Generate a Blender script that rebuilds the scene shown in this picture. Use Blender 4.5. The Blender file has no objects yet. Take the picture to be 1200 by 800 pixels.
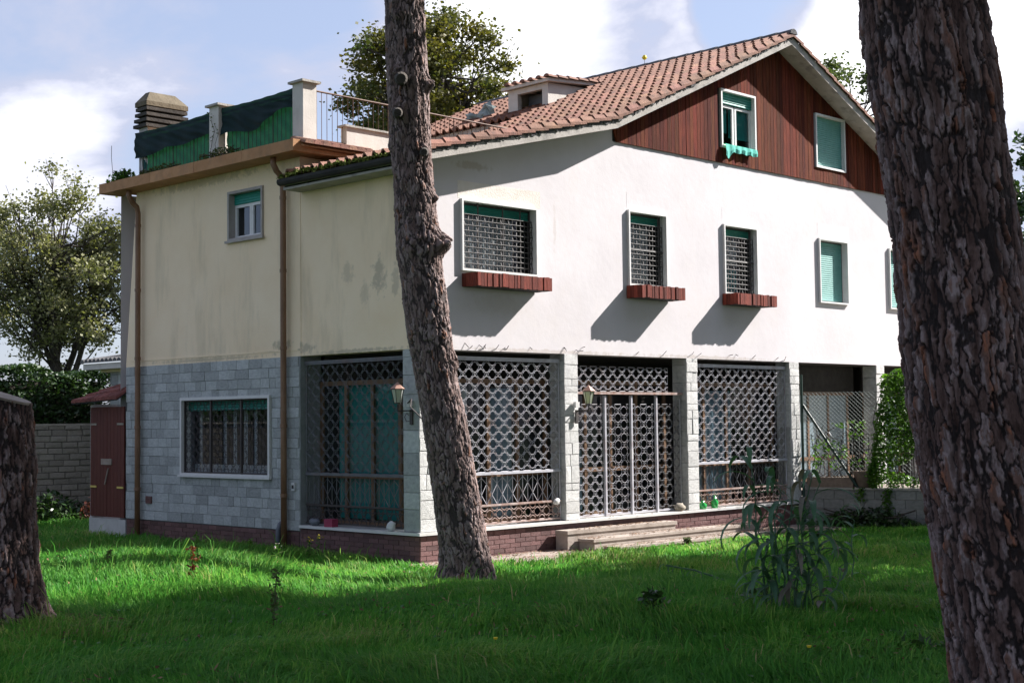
import bpy, math, random, time
import numpy as np
from mathutils import Matrix, Vector
T0 = time.time()
random.seed(7)
rng = np.random.default_rng(11)
sc = bpy.context.scene
col = sc.collection

# ------------------------------------------------------------------ camera, sky, sun, exposure
CAM = np.array([-15.287, -17.126, 2.2416])
PITCH, ROLL, YAW = math.radians(3.1278), math.radians(-0.66536), math.radians(44.5527)
fwd = np.array([math.cos(PITCH)*math.cos(YAW), math.cos(PITCH)*math.sin(YAW), math.sin(PITCH)])
rgt = np.cross(fwd, [0, 0, 1]); rgt /= np.linalg.norm(rgt)
upv = np.cross(rgt, fwd)
r2 = rgt*math.cos(ROLL) + upv*math.sin(ROLL)
u2 = -rgt*math.sin(ROLL) + upv*math.cos(ROLL)
cd = bpy.data.cameras.new("camera"); cam = bpy.data.objects.new("camera", cd); col.objects.link(cam)
cam.matrix_world = Matrix(((r2[0], u2[0], -fwd[0], CAM[0]), (r2[1], u2[1], -fwd[1], CAM[1]),
                           (r2[2], u2[2], -fwd[2], CAM[2]), (0, 0, 0, 1)))
cd.sensor_width = 36; cd.lens = 1700.6/1200*36; cd.clip_start = 0.1; cd.clip_end = 2000
sc.camera = cam

SUN = np.array([2.6, -1.0, 2.05]); SUN /= np.linalg.norm(SUN)
sun_el = math.asin(SUN[2]); sun_az = math.atan2(SUN[1], SUN[0])
ld = bpy.data.lights.new("sun", 'SUN'); ld.energy = 5.0; ld.angle = math.radians(0.53); ld.color = (1.0, 0.96, 0.92)
lo = bpy.data.objects.new("sun", ld); col.objects.link(lo)
lo.rotation_euler = Vector(SUN).to_track_quat('Z', 'Y').to_euler()

sc.view_settings.view_transform = 'Standard'; sc.view_settings.look = 'None'
sc.view_settings.exposure = 1.42; sc.view_settings.gamma = 1.0; sc.view_settings.use_curve_mapping = False

def pix(px, py, d):            # world point at depth d in the direction seen at a photo pixel
    D = fwd + r2*(px-600)/1700.6 - u2*(py-400)/1700.6
    return CAM + D*d

def setup_world():
    w = bpy.data.worlds.new("World"); sc.world = w; w.use_nodes = True
    nt = w.node_tree; N = nt.nodes; L = nt.links; N.clear()
    out = N.new('ShaderNodeOutputWorld'); bg = N.new('ShaderNodeBackground'); bg.inputs[1].default_value = 0.09
    sky = N.new('ShaderNodeTexSky'); sky.sky_type = 'NISHITA'; sky.sun_disc = False
    sky.sun_elevation = sun_el; sky.sun_rotation = math.pi/2 - sun_az
    sky.air_density = 1.0; sky.dust_density = 1.2; sky.ozone_density = 1.5; sky.altitude = 20
    tc = N.new('ShaderNodeTexCoord')
    # cumulus masses: broad noise plus finer billows, thicker around the directions where the photo shows them
    mp = N.new('ShaderNodeMapping'); mp.inputs['Scale'].default_value = (1, 1, 2.1); mp.inputs['Location'].default_value = (0.3, 1.7, 0.2)
    L.new(tc.outputs['Generated'], mp.inputs['Vector'])
    n1 = N.new('ShaderNodeTexNoise'); n1.inputs['Scale'].default_value = 3.2; n1.inputs['Detail'].default_value = 12; n1.inputs['Roughness'].default_value = 0.56; n1.inputs['Distortion'].default_value = 0.35
    L.new(mp.outputs[0], n1.inputs['Vector'])
    acc = n1.outputs['Fac']
    def blob(px, py, k, amp):
        nonlocal acc
        d = pix(px, py, 1.0) - CAM; d /= np.linalg.norm(d)
        dp = N.new('ShaderNodeVectorMath'); dp.operation = 'DOT_PRODUCT'
        L.new(tc.outputs['Generated'], dp.inputs[0]); dp.inputs[1].default_value = tuple(d)
        s = N.new('ShaderNodeMapRange'); s.interpolation_type = 'SMOOTHERSTEP'
        s.inputs['From Min'].default_value = math.cos(math.radians(k)); s.inputs['From Max'].default_value = 1
        s.inputs['To Min'].default_value = 0; s.inputs['To Max'].default_value = amp
        L.new(dp.outputs['Value'], s.inputs['Value'])
        a = N.new('ShaderNodeMath'); a.operation = 'ADD'; L.new(acc, a.inputs[0]); L.new(s.outputs[0], a.inputs[1]); acc = a.outputs[0]
    blob(700, 30, 11, 0.22); blob(560, 10, 7, 0.12); blob(40, 215, 4.5, 0.12); blob(230, 30, 9, 0.03); blob(1000, 30, 5, 0.22); blob(1190, 90, 8, 0.30)
    blob(885, 5, 3.0, -0.30); blob(140, 60, 6, -0.02)
    cr = N.new('ShaderNodeMapRange'); cr.interpolation_type = 'SMOOTHSTEP'
    cr.inputs['From Min'].default_value = 0.50; cr.inputs['From Max'].default_value = 0.64
    L.new(acc, cr.inputs['Value'])
    cloud = N.new('ShaderNodeMixRGB'); cloud.inputs[1].default_value = (2.7, 2.85, 3.6, 1); cloud.inputs[2].default_value = (7.2, 7.2, 7.5, 1)
    n3 = N.new('ShaderNodeMapRange'); n3.inputs['From Min'].default_value = 0.60; n3.inputs['From Max'].default_value = 0.82
    L.new(acc, n3.inputs['Value']); L.new(n3.outputs[0], cloud.inputs[0])
    # thin veil that lifts and pales the blue
    veil = N.new('ShaderNodeMixRGB'); veil.inputs[0].default_value = 0.66; veil.inputs[2].default_value = (2.0, 2.2, 3.1, 1)
    L.new(sky.outputs[0], veil.inputs[1])
    mx = N.new('ShaderNodeMixRGB'); L.new(cr.outputs[0], mx.inputs[0]); L.new(veil.outputs[0], mx.inputs[1]); L.new(cloud.outputs[0], mx.inputs[2])
    L.new(mx.outputs[0], bg.inputs[0]); L.new(bg.outputs[0], out.inputs[0])
setup_world()

# ------------------------------------------------------------------ materials
MATS = {}
def mat(name, c1, c2=None, scale=4, rough=0.8, bump=0.0, bscale=40, rnd=0.0, stretch=(1, 1, 1), stain=None, stain_scale=1.2,
        stain_amt=0.5, stain_stretch=(1, 1, 1), metal=0.0, spec=0.4, trans=0.0, detail=6, attr=None, attr_col=None, hue=0.0):
    m = bpy.data.materials.new(name); m.use_nodes = True; nt = m.node_tree; N = nt.nodes; L = nt.links
    b = N['Principled BSDF']; b.inputs['Roughness'].default_value = rough; b.inputs['Metallic'].default_value = metal
    b.inputs['Specular IOR Level'].default_value = spec
    tc = N.new('ShaderNodeTexCoord'); oi = N.new('ShaderNodeObjectInfo')
    add = N.new('ShaderNodeVectorMath'); add.operation = 'MULTIPLY_ADD'
    L.new(oi.outputs['Random'], add.inputs[0]); add.inputs[1].default_value = (37, 91, 53); L.new(tc.outputs['Object'], add.inputs[2])
    mp = N.new('ShaderNodeMapping'); mp.inputs['Scale'].default_value = stretch; L.new(add.outputs[0], mp.inputs['Vector'])
    n = N.new('ShaderNodeTexNoise'); n.inputs['Scale'].default_value = scale; n.inputs['Detail'].default_value = detail; n.inputs['Roughness'].default_value = 0.6
    L.new(mp.outputs[0], n.inputs['Vector'])
    r = N.new('ShaderNodeValToRGB'); r.color_ramp.elements[0].position = 0.3; r.color_ramp.elements[1].position = 0.7
    r.color_ramp.elements[0].color = (*c1, 1); r.color_ramp.elements[1].color = (*(c2 or c1), 1); L.new(n.outputs['Fac'], r.inputs[0])
    out = r.outputs[0]
    if stain:
        mp2 = N.new('ShaderNodeMapping'); mp2.inputs['Scale'].default_value = stain_stretch; L.new(add.outputs[0], mp2.inputs['Vector'])
        s = N.new('ShaderNodeTexNoise'); s.inputs['Scale'].default_value = stain_scale; s.inputs['Detail'].default_value = 10; s.inputs['Roughness'].default_value = 0.65
        L.new(mp2.outputs[0], s.inputs['Vector'])
        sr = N.new('ShaderNodeMapRange'); sr.inputs['From Min'].default_value = 0.52; sr.inputs['From Max'].default_value = 0.75; sr.inputs['To Max'].default_value = stain_amt
        L.new(s.outputs['Fac'], sr.inputs['Value'])
        mx = N.new('ShaderNodeMixRGB'); mx.inputs[2].default_value = (*stain, 1); L.new(sr.outputs[0], mx.inputs[0]); L.new(out, mx.inputs[1]); out = mx.outputs[0]
    if attr:
        at = N.new('ShaderNodeAttribute'); at.attribute_name = attr
        mx = N.new('ShaderNodeMixRGB'); mx.inputs[2].default_value = (*attr_col, 1); L.new(at.outputs['Fac'], mx.inputs[0]); L.new(out, mx.inputs[1]); out = mx.outputs[0]
    if rnd or hue:
        hs = N.new('ShaderNodeHueSaturation'); mr = N.new('ShaderNodeMapRange')
        mr.inputs['To Min'].default_value = 1-rnd; mr.inputs['To Max'].default_value = 1+rnd
        L.new(oi.outputs['Random'], mr.inputs['Value']); L.new(mr.outputs[0], hs.inputs['Value']); L.new(out, hs.inputs['Color'])
        if hue:
            m7 = N.new('ShaderNodeMath'); m7.operation = 'MULTIPLY'; m7.inputs[1].default_value = 7.31; L.new(oi.outputs['Random'], m7.inputs[0])
            fr = N.new('ShaderNodeMath'); fr.operation = 'FRACT'; L.new(m7.outputs[0], fr.inputs[0])
            mh = N.new('ShaderNodeMapRange'); mh.inputs['To Min'].default_value = 0.5-hue; mh.inputs['To Max'].default_value = 0.5+hue
            L.new(fr.outputs[0], mh.inputs['Value']); L.new(mh.outputs[0], hs.inputs['Hue'])
        out = hs.outputs[0]
    L.new(out, b.inputs['Base Color'])
    if bump:
        nb = N.new('ShaderNodeTexNoise'); nb.inputs['Scale'].default_value = bscale; nb.inputs['Detail'].default_value = 8; nb.inputs['Roughness'].default_value = 0.65
        L.new(mp.outputs[0], nb.inputs['Vector'])
        bp = N.new('ShaderNodeBump'); bp.inputs['Strength'].default_value = bump; bp.inputs['Distance'].default_value = 0.02
        L.new(nb.outputs['Fac'], bp.inputs['Height']); L.new(bp.outputs[0], b.inputs['Normal'])
    if trans:
        mo = N['Material Output']; tr = N.new('ShaderNodeBsdfTranslucent'); ms = N.new('ShaderNodeMixShader'); ms.inputs[0].default_value = trans
        g = N.new('ShaderNodeMixRGB'); g.blend_type = 'MULTIPLY'; g.inputs[0].default_value = 1; g.inputs[2].default_value = (1.15, 1.25, 0.55, 1)
        L.new(out, g.inputs[1]); L.new(g.outputs[0], tr.inputs['Color'])
        L.new(b.outputs[0], ms.inputs[1]); L.new(tr.outputs[0], ms.inputs[2]); L.new(ms.outputs[0], mo.inputs['Surface'])
    MATS[name] = m
    return m

M = {}
M['cream'] = mat('cream_plaster', (.84, .655, .44), (.90, .73, .52), 1.3, .9, .25, 35, stain=(.46, .38, .25), stain_scale=1.7, stain_amt=.55, stain_stretch=(1, 1, .22), detail=10)
M['cream_st'] = mat('stained_cream_plaster', (.84, .655, .44), (.90, .73, .52), 1.3, .9, .25, 35, stain=(.46, .38, .25), stain_scale=1.7, stain_amt=.55, stain_stretch=(1, 1, .22), detail=10)
def add_patches(m, spots, colr):
    nt = m.node_tree; N = nt.nodes; L = nt.links; bs = N['Principled BSDF']; src = bs.inputs['Base Color'].links[0].from_socket
    g = N.new('ShaderNodeNewGeometry'); nz = N.new('ShaderNodeTexNoise'); nz.inputs['Scale'].default_value = 7; nz.inputs['Detail'].default_value = 9; nz.inputs['Roughness'].default_value = .7
    L.new(g.outputs['Position'], nz.inputs['Vector'])
    for (p, rad, amt) in spots:
        v = N.new('ShaderNodeVectorMath'); v.operation = 'SUBTRACT'; L.new(g.outputs['Position'], v.inputs[0]); v.inputs[1].default_value = p
        v2 = N.new('ShaderNodeVectorMath'); v2.operation = 'DIVIDE'; L.new(v.outputs[0], v2.inputs[0]); v2.inputs[1].default_value = rad
        l = N.new('ShaderNodeVectorMath'); l.operation = 'LENGTH'; L.new(v2.outputs[0], l.inputs[0])
        a = N.new('ShaderNodeMath'); a.operation = 'MULTIPLY_ADD'; a.inputs[1].default_value = 1.6; a.inputs[2].default_value = -.35; L.new(nz.outputs['Fac'], a.inputs[0])
        q = N.new('ShaderNodeMath'); q.operation = 'SUBTRACT'; L.new(a.outputs[0], q.inputs[0]); 
        h = N.new('ShaderNodeMath'); h.operation = 'MULTIPLY'; h.inputs[1].default_value = .55; L.new(l.outputs['Value'], h.inputs[0]); L.new(h.outputs[0], q.inputs[1])
        r_ = N.new('ShaderNodeMapRange'); r_.inputs['From Min'].default_value = 0; r_.inputs['From Max'].default_value = .25; r_.inputs['To Max'].default_value = amt; L.new(q.outputs[0], r_.inputs['Value'])
        mx = N.new('ShaderNodeMixRGB'); mx.inputs[2].default_value = (*colr, 1); L.new(r_.outputs[0], mx.inputs[0]); L.new(src, mx.inputs[1]); src = mx.outputs[0]
    L.new(src, bs.inputs['Base Color'])
add_patches(M['cream_st'], [((0, .95, 4.62), (.3, .22, .42), .5), ((0, 1.75, 4.75), (.3, .20, .25), .3), ((0, 1.3, 4.35), (.3, .18, .3), .25), ((0, .55, 4.5), (.3, .15, .35), .4), ((0, 2.9, 3.55), (.3, .3, .15), .5), ((0, 1.5, 3.43), (.3, 1.5, .05), .5)], (.27, .25, .19))
add_patches(M['cream'], [((0, 3.6, 3.60), (.3, .35, .16), .6), ((0, 6, 6.8), (.3, 2.6, .14), .45), ((0, 6, 3.45), (.3, 2.6, .06), .5)], (.33, .29, .2))
M['white'] = mat('white_plaster', (.60, .565, .58), (.68, .645, .66), .8, .85, .16, 7, stain=(.60, .54, .50), stain_scale=.9, stain_amt=.35, stain_stretch=(1, 1, .6), detail=9)
add_patches(M['white'], [((3.0, 0, 3.43), (3.0, .3, .05), .6), ((7.5, 0, 3.43), (3, .3, .05), .6), ((1.2, 0, 6.45), (.6, .3, .10), .7), ((3.2, 0, 5.6), (.05, .3, .7), .35), ((1.8, 0, 4.2), (.9, .3, .25), .2)], (.46, .40, .36))
M['patch'] = mat('repaired_plaster', (.66, .60, .54), (.76, .71, .66), 3, .9, .4, 30, stain=(.45, .4, .36), stain_amt=.3, stain_scale=5)
M['rake'] = mat('weathered_concrete_trim', (.34, .315, .285), (.48, .445, .41), 3, .9, .4, 40, stain=(.12, .115, .11), stain_scale=3.5, stain_amt=.9)
M['lichen'] = mat('lichened_mortar', (.05, .05, .055), (.16, .155, .15), 9, .95, .8, 30)
M['slate'] = mat('grey_stone_tile', (.31, .325, .32), (.45, .46, .445), 5, .8, .4, 22, spec=.2, rnd=.2, stain=(.13, .13, .12), stain_scale=4, stain_amt=.4, hue=.012)
M['slate_joint'] = mat('stone_joint', (.19, .20, .20), (.25, .26, .26), 8, .95, .3)
M['split'] = mat('split_stone', (.52, .52, .51), (.70, .69, .67), 6, .85, 1.0, 16, rnd=.12, stain=(.2, .19, .17), stain_scale=5, stain_amt=.5)
M['brick'] = mat('red_brown_brick', (.105, .048, .046), (.155, .075, .07), 8, .6, .4, 40, rnd=.28, stain=(.24, .2, .19), stain_scale=6, stain_amt=.3)
M['mortar'] = mat('brick_mortar', (.10, .06, .06), (.15, .10, .10), 10, .95, .3)
M['tufa'] = mat('tufa_block', (.26, .225, .18), (.36, .32, .26), 7, .95, .9, 25, rnd=.15, stain=(.13, .12, .1), stain_scale=4, stain_amt=.5)
M['tufa_joint'] = mat('tufa_joint', (.12, .105, .085), (.16, .14, .11), 7, .95, .5)
M['plank'] = mat('red_stained_plank', (.062, .014, .008), (.165, .038, .017), 5, .9, .35, 18, spec=.15, rnd=.38, stretch=(6, 6, .5), stain=(.05, .014, .012), stain_scale=3, stain_amt=.6, stain_stretch=(5, 5, .6), hue=.01)
M['slat'] = mat('planter_slat', (.10, .02, .014), (.20, .042, .026), 8, .75, .3, 18, spec=.2, rnd=.4, stretch=(4, 4, .8))
M['shed_red'] = mat('oxblood_paint', (.085, .018, .014), (.12, .03, .02), 6, .7, .3, 30, stretch=(3, 3, .5), rnd=.12)
M['tile'] = mat('terracotta_tile', (.155, .07, .047), (.31, .155, .105), 7, .85, .5, 30, rnd=.24, stain=(.085, .06, .05), stain_scale=5, stain_amt=.85, hue=.012)
M['tile_old'] = mat('terracotta_tile_worn', (.14, .064, .044), (.31, .155, .105), 3.5, .85, .5, 30, stain=(.10, .07, .055), stain_scale=3, stain_amt=.7)
M['cornice'] = mat('terracotta_cornice', (.36, .18, .08), (.46, .25, .125), 4, .85, .3, 30, rnd=.10, stain=(.14, .1, .07), stain_scale=3, stain_amt=.5)
M['concrete'] = mat('bare_concrete', (.33, .31, .28), (.44, .41, .37), 4, .95, .6, 30, stain=(.14, .13, .11), stain_scale=3, stain_amt=.6)
M['cap'] = mat('weathered_chimney_stone', (.09, .072, .045), (.17, .14, .095), 4, .95, .7, 25, stain=(.03, .027, .024), stain_scale=2.2, stain_amt=1.3)
M['cap_dark'] = mat('sooty_stone', (.025, .022, .02), (.075, .065, .055), 3, .95, .7, 25)
M['post'] = mat('pale_post_plaster', (.55, .51, .46), (.64, .60, .55), 3, .9, .3, 30, stain=(.34, .31, .27), stain_scale=4, stain_amt=.4, stain_stretch=(1, 1, .4))
M['marble'] = mat('pale_marble', (.56, .55, .53), (.68, .67, .65), 5, .5, .1, 30, stain=(.35, .31, .28), stain_scale=5, stain_amt=.4)
M['marble_dk'] = mat('stained_stone_trim', (.30, .27, .25), (.42, .38, .35), 5, .7, .2, 30)
M['frame_wh'] = mat('white_window_trim', (.66, .65, .64), (.74, .73, .72), 4, .6, .1, 30, stain=(.4, .38, .36), stain_scale=6, stain_amt=.3)
M['shut'] = mat('teal_green_shutter', (.012, .20, .16), (.02, .26, .20), 3, .45, 0, rnd=.05)
M['shut_pale'] = mat('pale_teal_shutter', (.10, .30, .27), (.15, .36, .33), 3, .45, 0, stain=(.05, .2, .17), stain_scale=5, stain_amt=.3)  # paler teal for the closed gable and attic shutters
M['cloth'] = mat('dark_green_net', (.004, .018, .022), (.008, .028, .03), 3, .9, .3, 12, trans=.12)
M['cloth2'] = mat('green_screen', (.010, .065, .058), (.016, .085, .075), 3, .9, .3, 12, trans=.12)
M['aqua'] = mat('aqua_cloth', (.10, .50, .42), (.16, .60, .52), 3, .9, .3, 12, trans=.2)
M['curtain'] = mat('white_net_curtain', (.52, .50, .50), (.62, .60, .60), 3, .9, .2, 20, trans=.1)
M['reflcurt'] = mat('reflection_blue_curtain', (.20, .27, .33), (.28, .35, .41), 3, .85, .2, 20)  # pale blue stands in for the bluish reflection on the veranda panes
M['gcurtain'] = mat('dark_green_curtain', (.02, .20, .18), (.03, .26, .235), 3, .85, .2, 20)
M['iron_wh'] = mat('pale_painted_iron', (.40, .40, .44), (.54, .53, .57), 12, .5, .1, 60, stain=(.15, .06, .03), stain_scale=3, stain_amt=.9)
M['iron_sh'] = mat('grey_shaded_iron', (.085, .09, .10), (.14, .14, .15), 12, .5, .1, 60, stain=(.16, .07, .04), stain_scale=2.5, stain_amt=.6)  # darker copy of the pale iron; on left bay and gate, painted shade
M['iron_gr'] = mat('dull_grey_wire', (.045, .04, .04), (.10, .09, .085), 12, .6, .1, 60)
M['iron_rust'] = mat('rusting_pale_iron', (.22, .10, .06), (.46, .38, .36), 7, .7, .2, 60)
M['iron_dk'] = mat('dark_iron', (.035, .03, .03), (.07, .055, .05), 9, .6, .2, 60)
M['rail'] = mat('rusty_rail', (.10, .055, .035), (.17, .10, .07), 9, .7, .2, 60)
M['wire'] = mat('galvanised_wire', (.14, .18, .17), (.20, .25, .23), 9, .5)
M['green_post'] = mat('dark_green_steel', (.012, .035, .026), (.02, .05, .036), 9, .5)
M['pipe'] = mat('brown_downpipe', (.16, .08, .042), (.25, .135, .075), 5, .5, .2, 30, stain=(.30, .2, .14), stain_scale=5, stain_amt=.4, stretch=(1, 1, .4))
M['pvc'] = mat('grey_pipe', (.10, .11, .13), (.13, .14, .16), 5, .5)
M['gutter'] = mat('dark_gutter', (.018, .017, .016), (.04, .038, .034), 5, .9, .3, 30)
M['woodframe'] = mat('varnished_window_wood', (.12, .065, .035), (.20, .115, .065), 6, .55, .2, 30, stretch=(4, 4, .6))
M['paving'] = mat('littered_paving', (.24, .19, .16), (.38, .32, .28), 5, .95, .7, 20, stain=(.12, .07, .045), stain_scale=4, stain_amt=.7)
M['step'] = mat('travertine_step', (.27, .22, .185), (.46, .40, .35), 3, .9, .4, 30, stain=(.13, .08, .055), stain_scale=3, stain_amt=.9)
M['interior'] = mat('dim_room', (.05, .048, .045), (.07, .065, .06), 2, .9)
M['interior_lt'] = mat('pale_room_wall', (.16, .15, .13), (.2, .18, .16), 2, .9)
M['soil'] = mat('soil_under_grass', (.018, .040, .010), (.03, .058, .014), 3, 1.0, .8, 20)
M['plastic'] = mat('crumpled_grey_green_sheet', (.14, .17, .15), (.26, .30, .28), 6, .5, .5, 10)
M['bottle'] = mat('green_bottle_glass', (.02, .30, .06), (.04, .45, .10), 6, .15, spec=.8)
M['lampglass'] = mat('frosted_lamp_glass', (.50, .52, .50), (.60, .62, .60), 6, .3, trans=.4)
M['copper'] = mat('lamp_copper', (.33, .17, .12), (.44, .26, .2), 6, .5)
M['dirty_wh'] = mat('grubby_white', (.5, .5, .5), (.62, .61, .6), 9, .6)
M['pot'] = mat('grey_brown_pot', (.16, .12, .09), (.24, .18, .14), 9, .9, .5, 30)
M['leaf_dark'] = mat('dark_laurel_leaf', (.018, .045, .014), (.045, .085, .022), 1.5, .35, trans=.2, spec=.5)
M['leaf_olive'] = mat('olive_leaf', (.12, .13, .055), (.25, .24, .12), .8, .6, trans=.3)
M['leaf_autumn'] = mat('autumn_leaf', (.040, .070, .018), (.16, .125, .028), .55, .6, trans=.35)
M['leaf_mid'] = mat('mid_green_leaf', (.05, .085, .025), (.11, .13, .045), .8, .6, trans=.3)
M['leaf_vine'] = mat('fresh_vine_leaf', (.025, .085, .010), (.11, .22, .03), 2.2, .5, trans=.4)
M['needle'] = mat('pine_needles', (.03, .06, .018), (.055, .09, .028), 2, .7, trans=.15)
M['reed'] = mat('blue_green_reed', (.055, .13, .075), (.10, .20, .11), 3, .5, trans=.3)
M['reed_dry'] = mat('dried_reed', (.16, .14, .12), (.24, .21, .17), 3, .8, trans=.2)
M['litter'] = mat('dry_leaf_litter', (.13, .06, .03), (.28, .17, .10), 9, .9)
M['redleaf'] = mat('red_shrub_leaf', (.10, .02, .014), (.16, .05, .03), 3, .6, trans=.3)
M['flower'] = mat('yellow_petal', (.80, .55, .02), (.85, .65, .03), 3, .7)
M['flower_pk'] = mat('pale_pink_petal', (.70, .55, .55), (.8, .65, .65), 3, .7)
M['moss'] = mat('moss', (.10, .13, .02), (.22, .24, .05), 12, .95, .6)
M['branch'] = mat('dark_branch_bark', (.035, .028, .022), (.07, .058, .048), 6, .95, .5, 30)
M['roof_far'] = mat('far_roof', (.24, .10, .07), (.32, .15, .10), 6, .9)
M['wall_far'] = mat('far_wall', (.40, .20, .15), (.46, .26, .19), 2, .9)
M['yellow'] = mat('yellow_paint', (.55, .42, .10), (.6, .48, .14), 6, .7)
M['white_up'] = mat('dull_white_render', (.46, .45, .43), (.56, .54, .52), 3, .9, .3, 30, stain=(.25, .23, .2), stain_scale=4, stain_amt=.5)
M['woodcut'] = mat('sawn_wood', (.24, .19, .15), (.36, .30, .25), 8, .8, .2, 30)
M['loose'] = mat('garden_oddments', (.22, .20, .17), (.30, .27, .24), 9, .8)
M['magenta'] = mat('faded_magenta_plastic', (.28, .03, .07), (.34, .05, .10), 6, .6)

def glass_mat(name, tint, rough=.03, refl=.25):
    m = bpy.data.materials.new(name); m.use_nodes = True; nt = m.node_tree; N = nt.nodes; L = nt.links; N.clear()
    o = N.new('ShaderNodeOutputMaterial'); t = N.new('ShaderNodeBsdfTransparent'); t.inputs[0].default_value = (*tint, 1)
    g = N.new('ShaderNodeBsdfGlossy'); g.inputs['Roughness'].default_value = rough; g.inputs['Color'].default_value = (.85, .9, 1, 1)
    lw = N.new('ShaderNodeLayerWeight'); lw.inputs[0].default_value = refl
    tc = N.new('ShaderNodeTexCoord'); n = N.new('ShaderNodeTexNoise'); n.inputs['Scale'].default_value = 2.5; L.new(tc.outputs['Object'], n.inputs['Vector'])
    bp = N.new('ShaderNodeBump'); bp.inputs['Strength'].default_value = .06; L.new(n.outputs['Fac'], bp.inputs['Height']); L.new(bp.outputs[0], g.inputs['Normal'])
    mr = N.new('ShaderNodeMath'); mr.operation = 'MULTIPLY_ADD'; mr.inputs[1].default_value = .6; mr.inputs[2].default_value = .03; L.new(lw.outputs['Fresnel'], mr.inputs[0])
    mx = N.new('ShaderNodeMixShader'); L.new(mr.outputs[0], mx.inputs[0]); L.new(t.outputs[0], mx.inputs[1]); L.new(g.outputs[0], mx.inputs[2]); L.new(mx.outputs[0], o.inputs[0])
    return m
M['glass'] = glass_mat('window_glass', (.72, .78, .80), refl=.15)
M['glass_fr'] = mat('obscured_glass', (.16, .22, .25), (.24, .31, .35), 6, .25, .3, 8, spec=.6)

def bark_mat(name, deep, cols, tint=1.0):
    m = bpy.data.materials.new(name); m.use_nodes = True; nt = m.node_tree; N = nt.nodes; L = nt.links
    b = N['Principled BSDF']; b.inputs['Roughness'].default_value = .9; b.inputs['Specular IOR Level'].default_value = .25
    a1 = N.new('ShaderNodeAttribute'); a1.attribute_name = 'plate'; a2 = N.new('ShaderNodeAttribute'); a2.attribute_name = 'fissure'
    r = N.new('ShaderNodeValToRGB'); r.color_ramp.interpolation = 'LINEAR'
    els = r.color_ramp.elements
    els[0].position = cols[0][0]; els[0].color = (*cols[0][1], 1); els[1].position = cols[-1][0]; els[1].color = (*cols[-1][1], 1)
    for p, c in cols[1:-1]:
        e = els.new(p); e.color = (*c, 1)
    L.new(a1.outputs['Fac'], r.inputs[0])
    tc = N.new('ShaderNodeTexCoord'); mp = N.new('ShaderNodeMapping'); mp.inputs['Scale'].default_value = (1, 1, .35); L.new(tc.outputs['Object'], mp.inputs[0])
    n = N.new('ShaderNodeTexNoise'); n.inputs['Scale'].default_value = 26; n.inputs['Detail'].default_value = 8; n.inputs['Roughness'].default_value = .7; L.new(mp.outputs[0], n.inputs['Vector'])
    mr = N.new('ShaderNodeMapRange'); mr.inputs['From Min'].default_value = .3; mr.inputs['From Max'].default_value = .7; mr.inputs['To Min'].default_value = .62; mr.inputs['To Max'].default_value = 1.3
    L.new(n.outputs['Fac'], mr.inputs['Value'])
    mu = N.new('ShaderNodeVectorMath'); mu.operation = 'SCALE'; L.new(r.outputs[0], mu.inputs[0]); L.new(mr.outputs[0], mu.inputs['Scale'])
    mx = N.new('ShaderNodeMixRGB'); mx.inputs[2].default_value = (*deep, 1); L.new(a2.outputs['Fac'], mx.inputs[0]); L.new(mu.outputs[0], mx.inputs[1])
    L.new(mx.outputs[0], b.inputs['Base Color'])
    bp = N.new('ShaderNodeBump'); bp.inputs['Strength'].default_value = .9; bp.inputs['Distance'].default_value = .012
    n2 = N.new('ShaderNodeTexNoise'); n2.inputs['Scale'].default_value = 60; n2.inputs['Detail'].default_value = 6; L.new(mp.outputs[0], n2.inputs['Vector'])
    L.new(n2.outputs['Fac'], bp.inputs['Height']); L.new(bp.outputs[0], b.inputs['Normal'])
    return m
M['bark'] = bark_mat('pine_bark', (.014, .011, .011), [(0, (.065, .036, .030)), (.32, (.135, .082, .070)), (.52, (.20, .14, .13)), (.62, (.31, .24, .23)), (.72, (.20, .115, .092)), (.84, (.19, .10, .075)), (.93, (.30, .12, .07)), (1, (.24, .10, .06))])
M['bark_mid'] = bark_mat('pine_bark_weathered', (.035, .028, .027), [(0, (.15, .098, .085)), (.4, (.23, .165, .15)), (.7, (.32, .25, .24)), (.85, (.24, .14, .105)), (1, (.29, .12, .07))])

def grass_mat():
    m = bpy.data.materials.new('grass_blades'); m.use_nodes = True; nt = m.node_tree; N = nt.nodes; L = nt.links
    b = N['Principled BSDF']; b.inputs['Roughness'].default_value = .55; b.inputs['Specular IOR Level'].default_value = .18
    a = N.new('ShaderNodeAttribute'); a.attribute_name = 'tone'
    r = N.new('ShaderNodeValToRGB'); e = r.color_ramp.elements
    e[0].position = 0; e[0].color = (.040, .19, .026, 1); e[1].position = 1; e[1].color = (.42, .38, .16, 1)
    x = e.new(.55); x.color = (.115, .33, .045, 1); x = e.new(.85); x.color = (.27, .45, .08, 1)
    L.new(a.outputs['Fac'], r.inputs[0]); L.new(r.outputs[0], b.inputs['Base Color'])
    tr = N.new('ShaderNodeBsdfTranslucent'); L.new(r.outputs[0], tr.inputs['Color'])
    ms = N.new('ShaderNodeMixShader'); ms.inputs[0].default_value = .5; L.new(b.outputs[0], ms.inputs[1]); L.new(tr.outputs[0], ms.inputs[2]); L.new(ms.outputs[0], N['Material Output'].inputs['Surface'])
    return m
M['grass'] = grass_mat()

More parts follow.
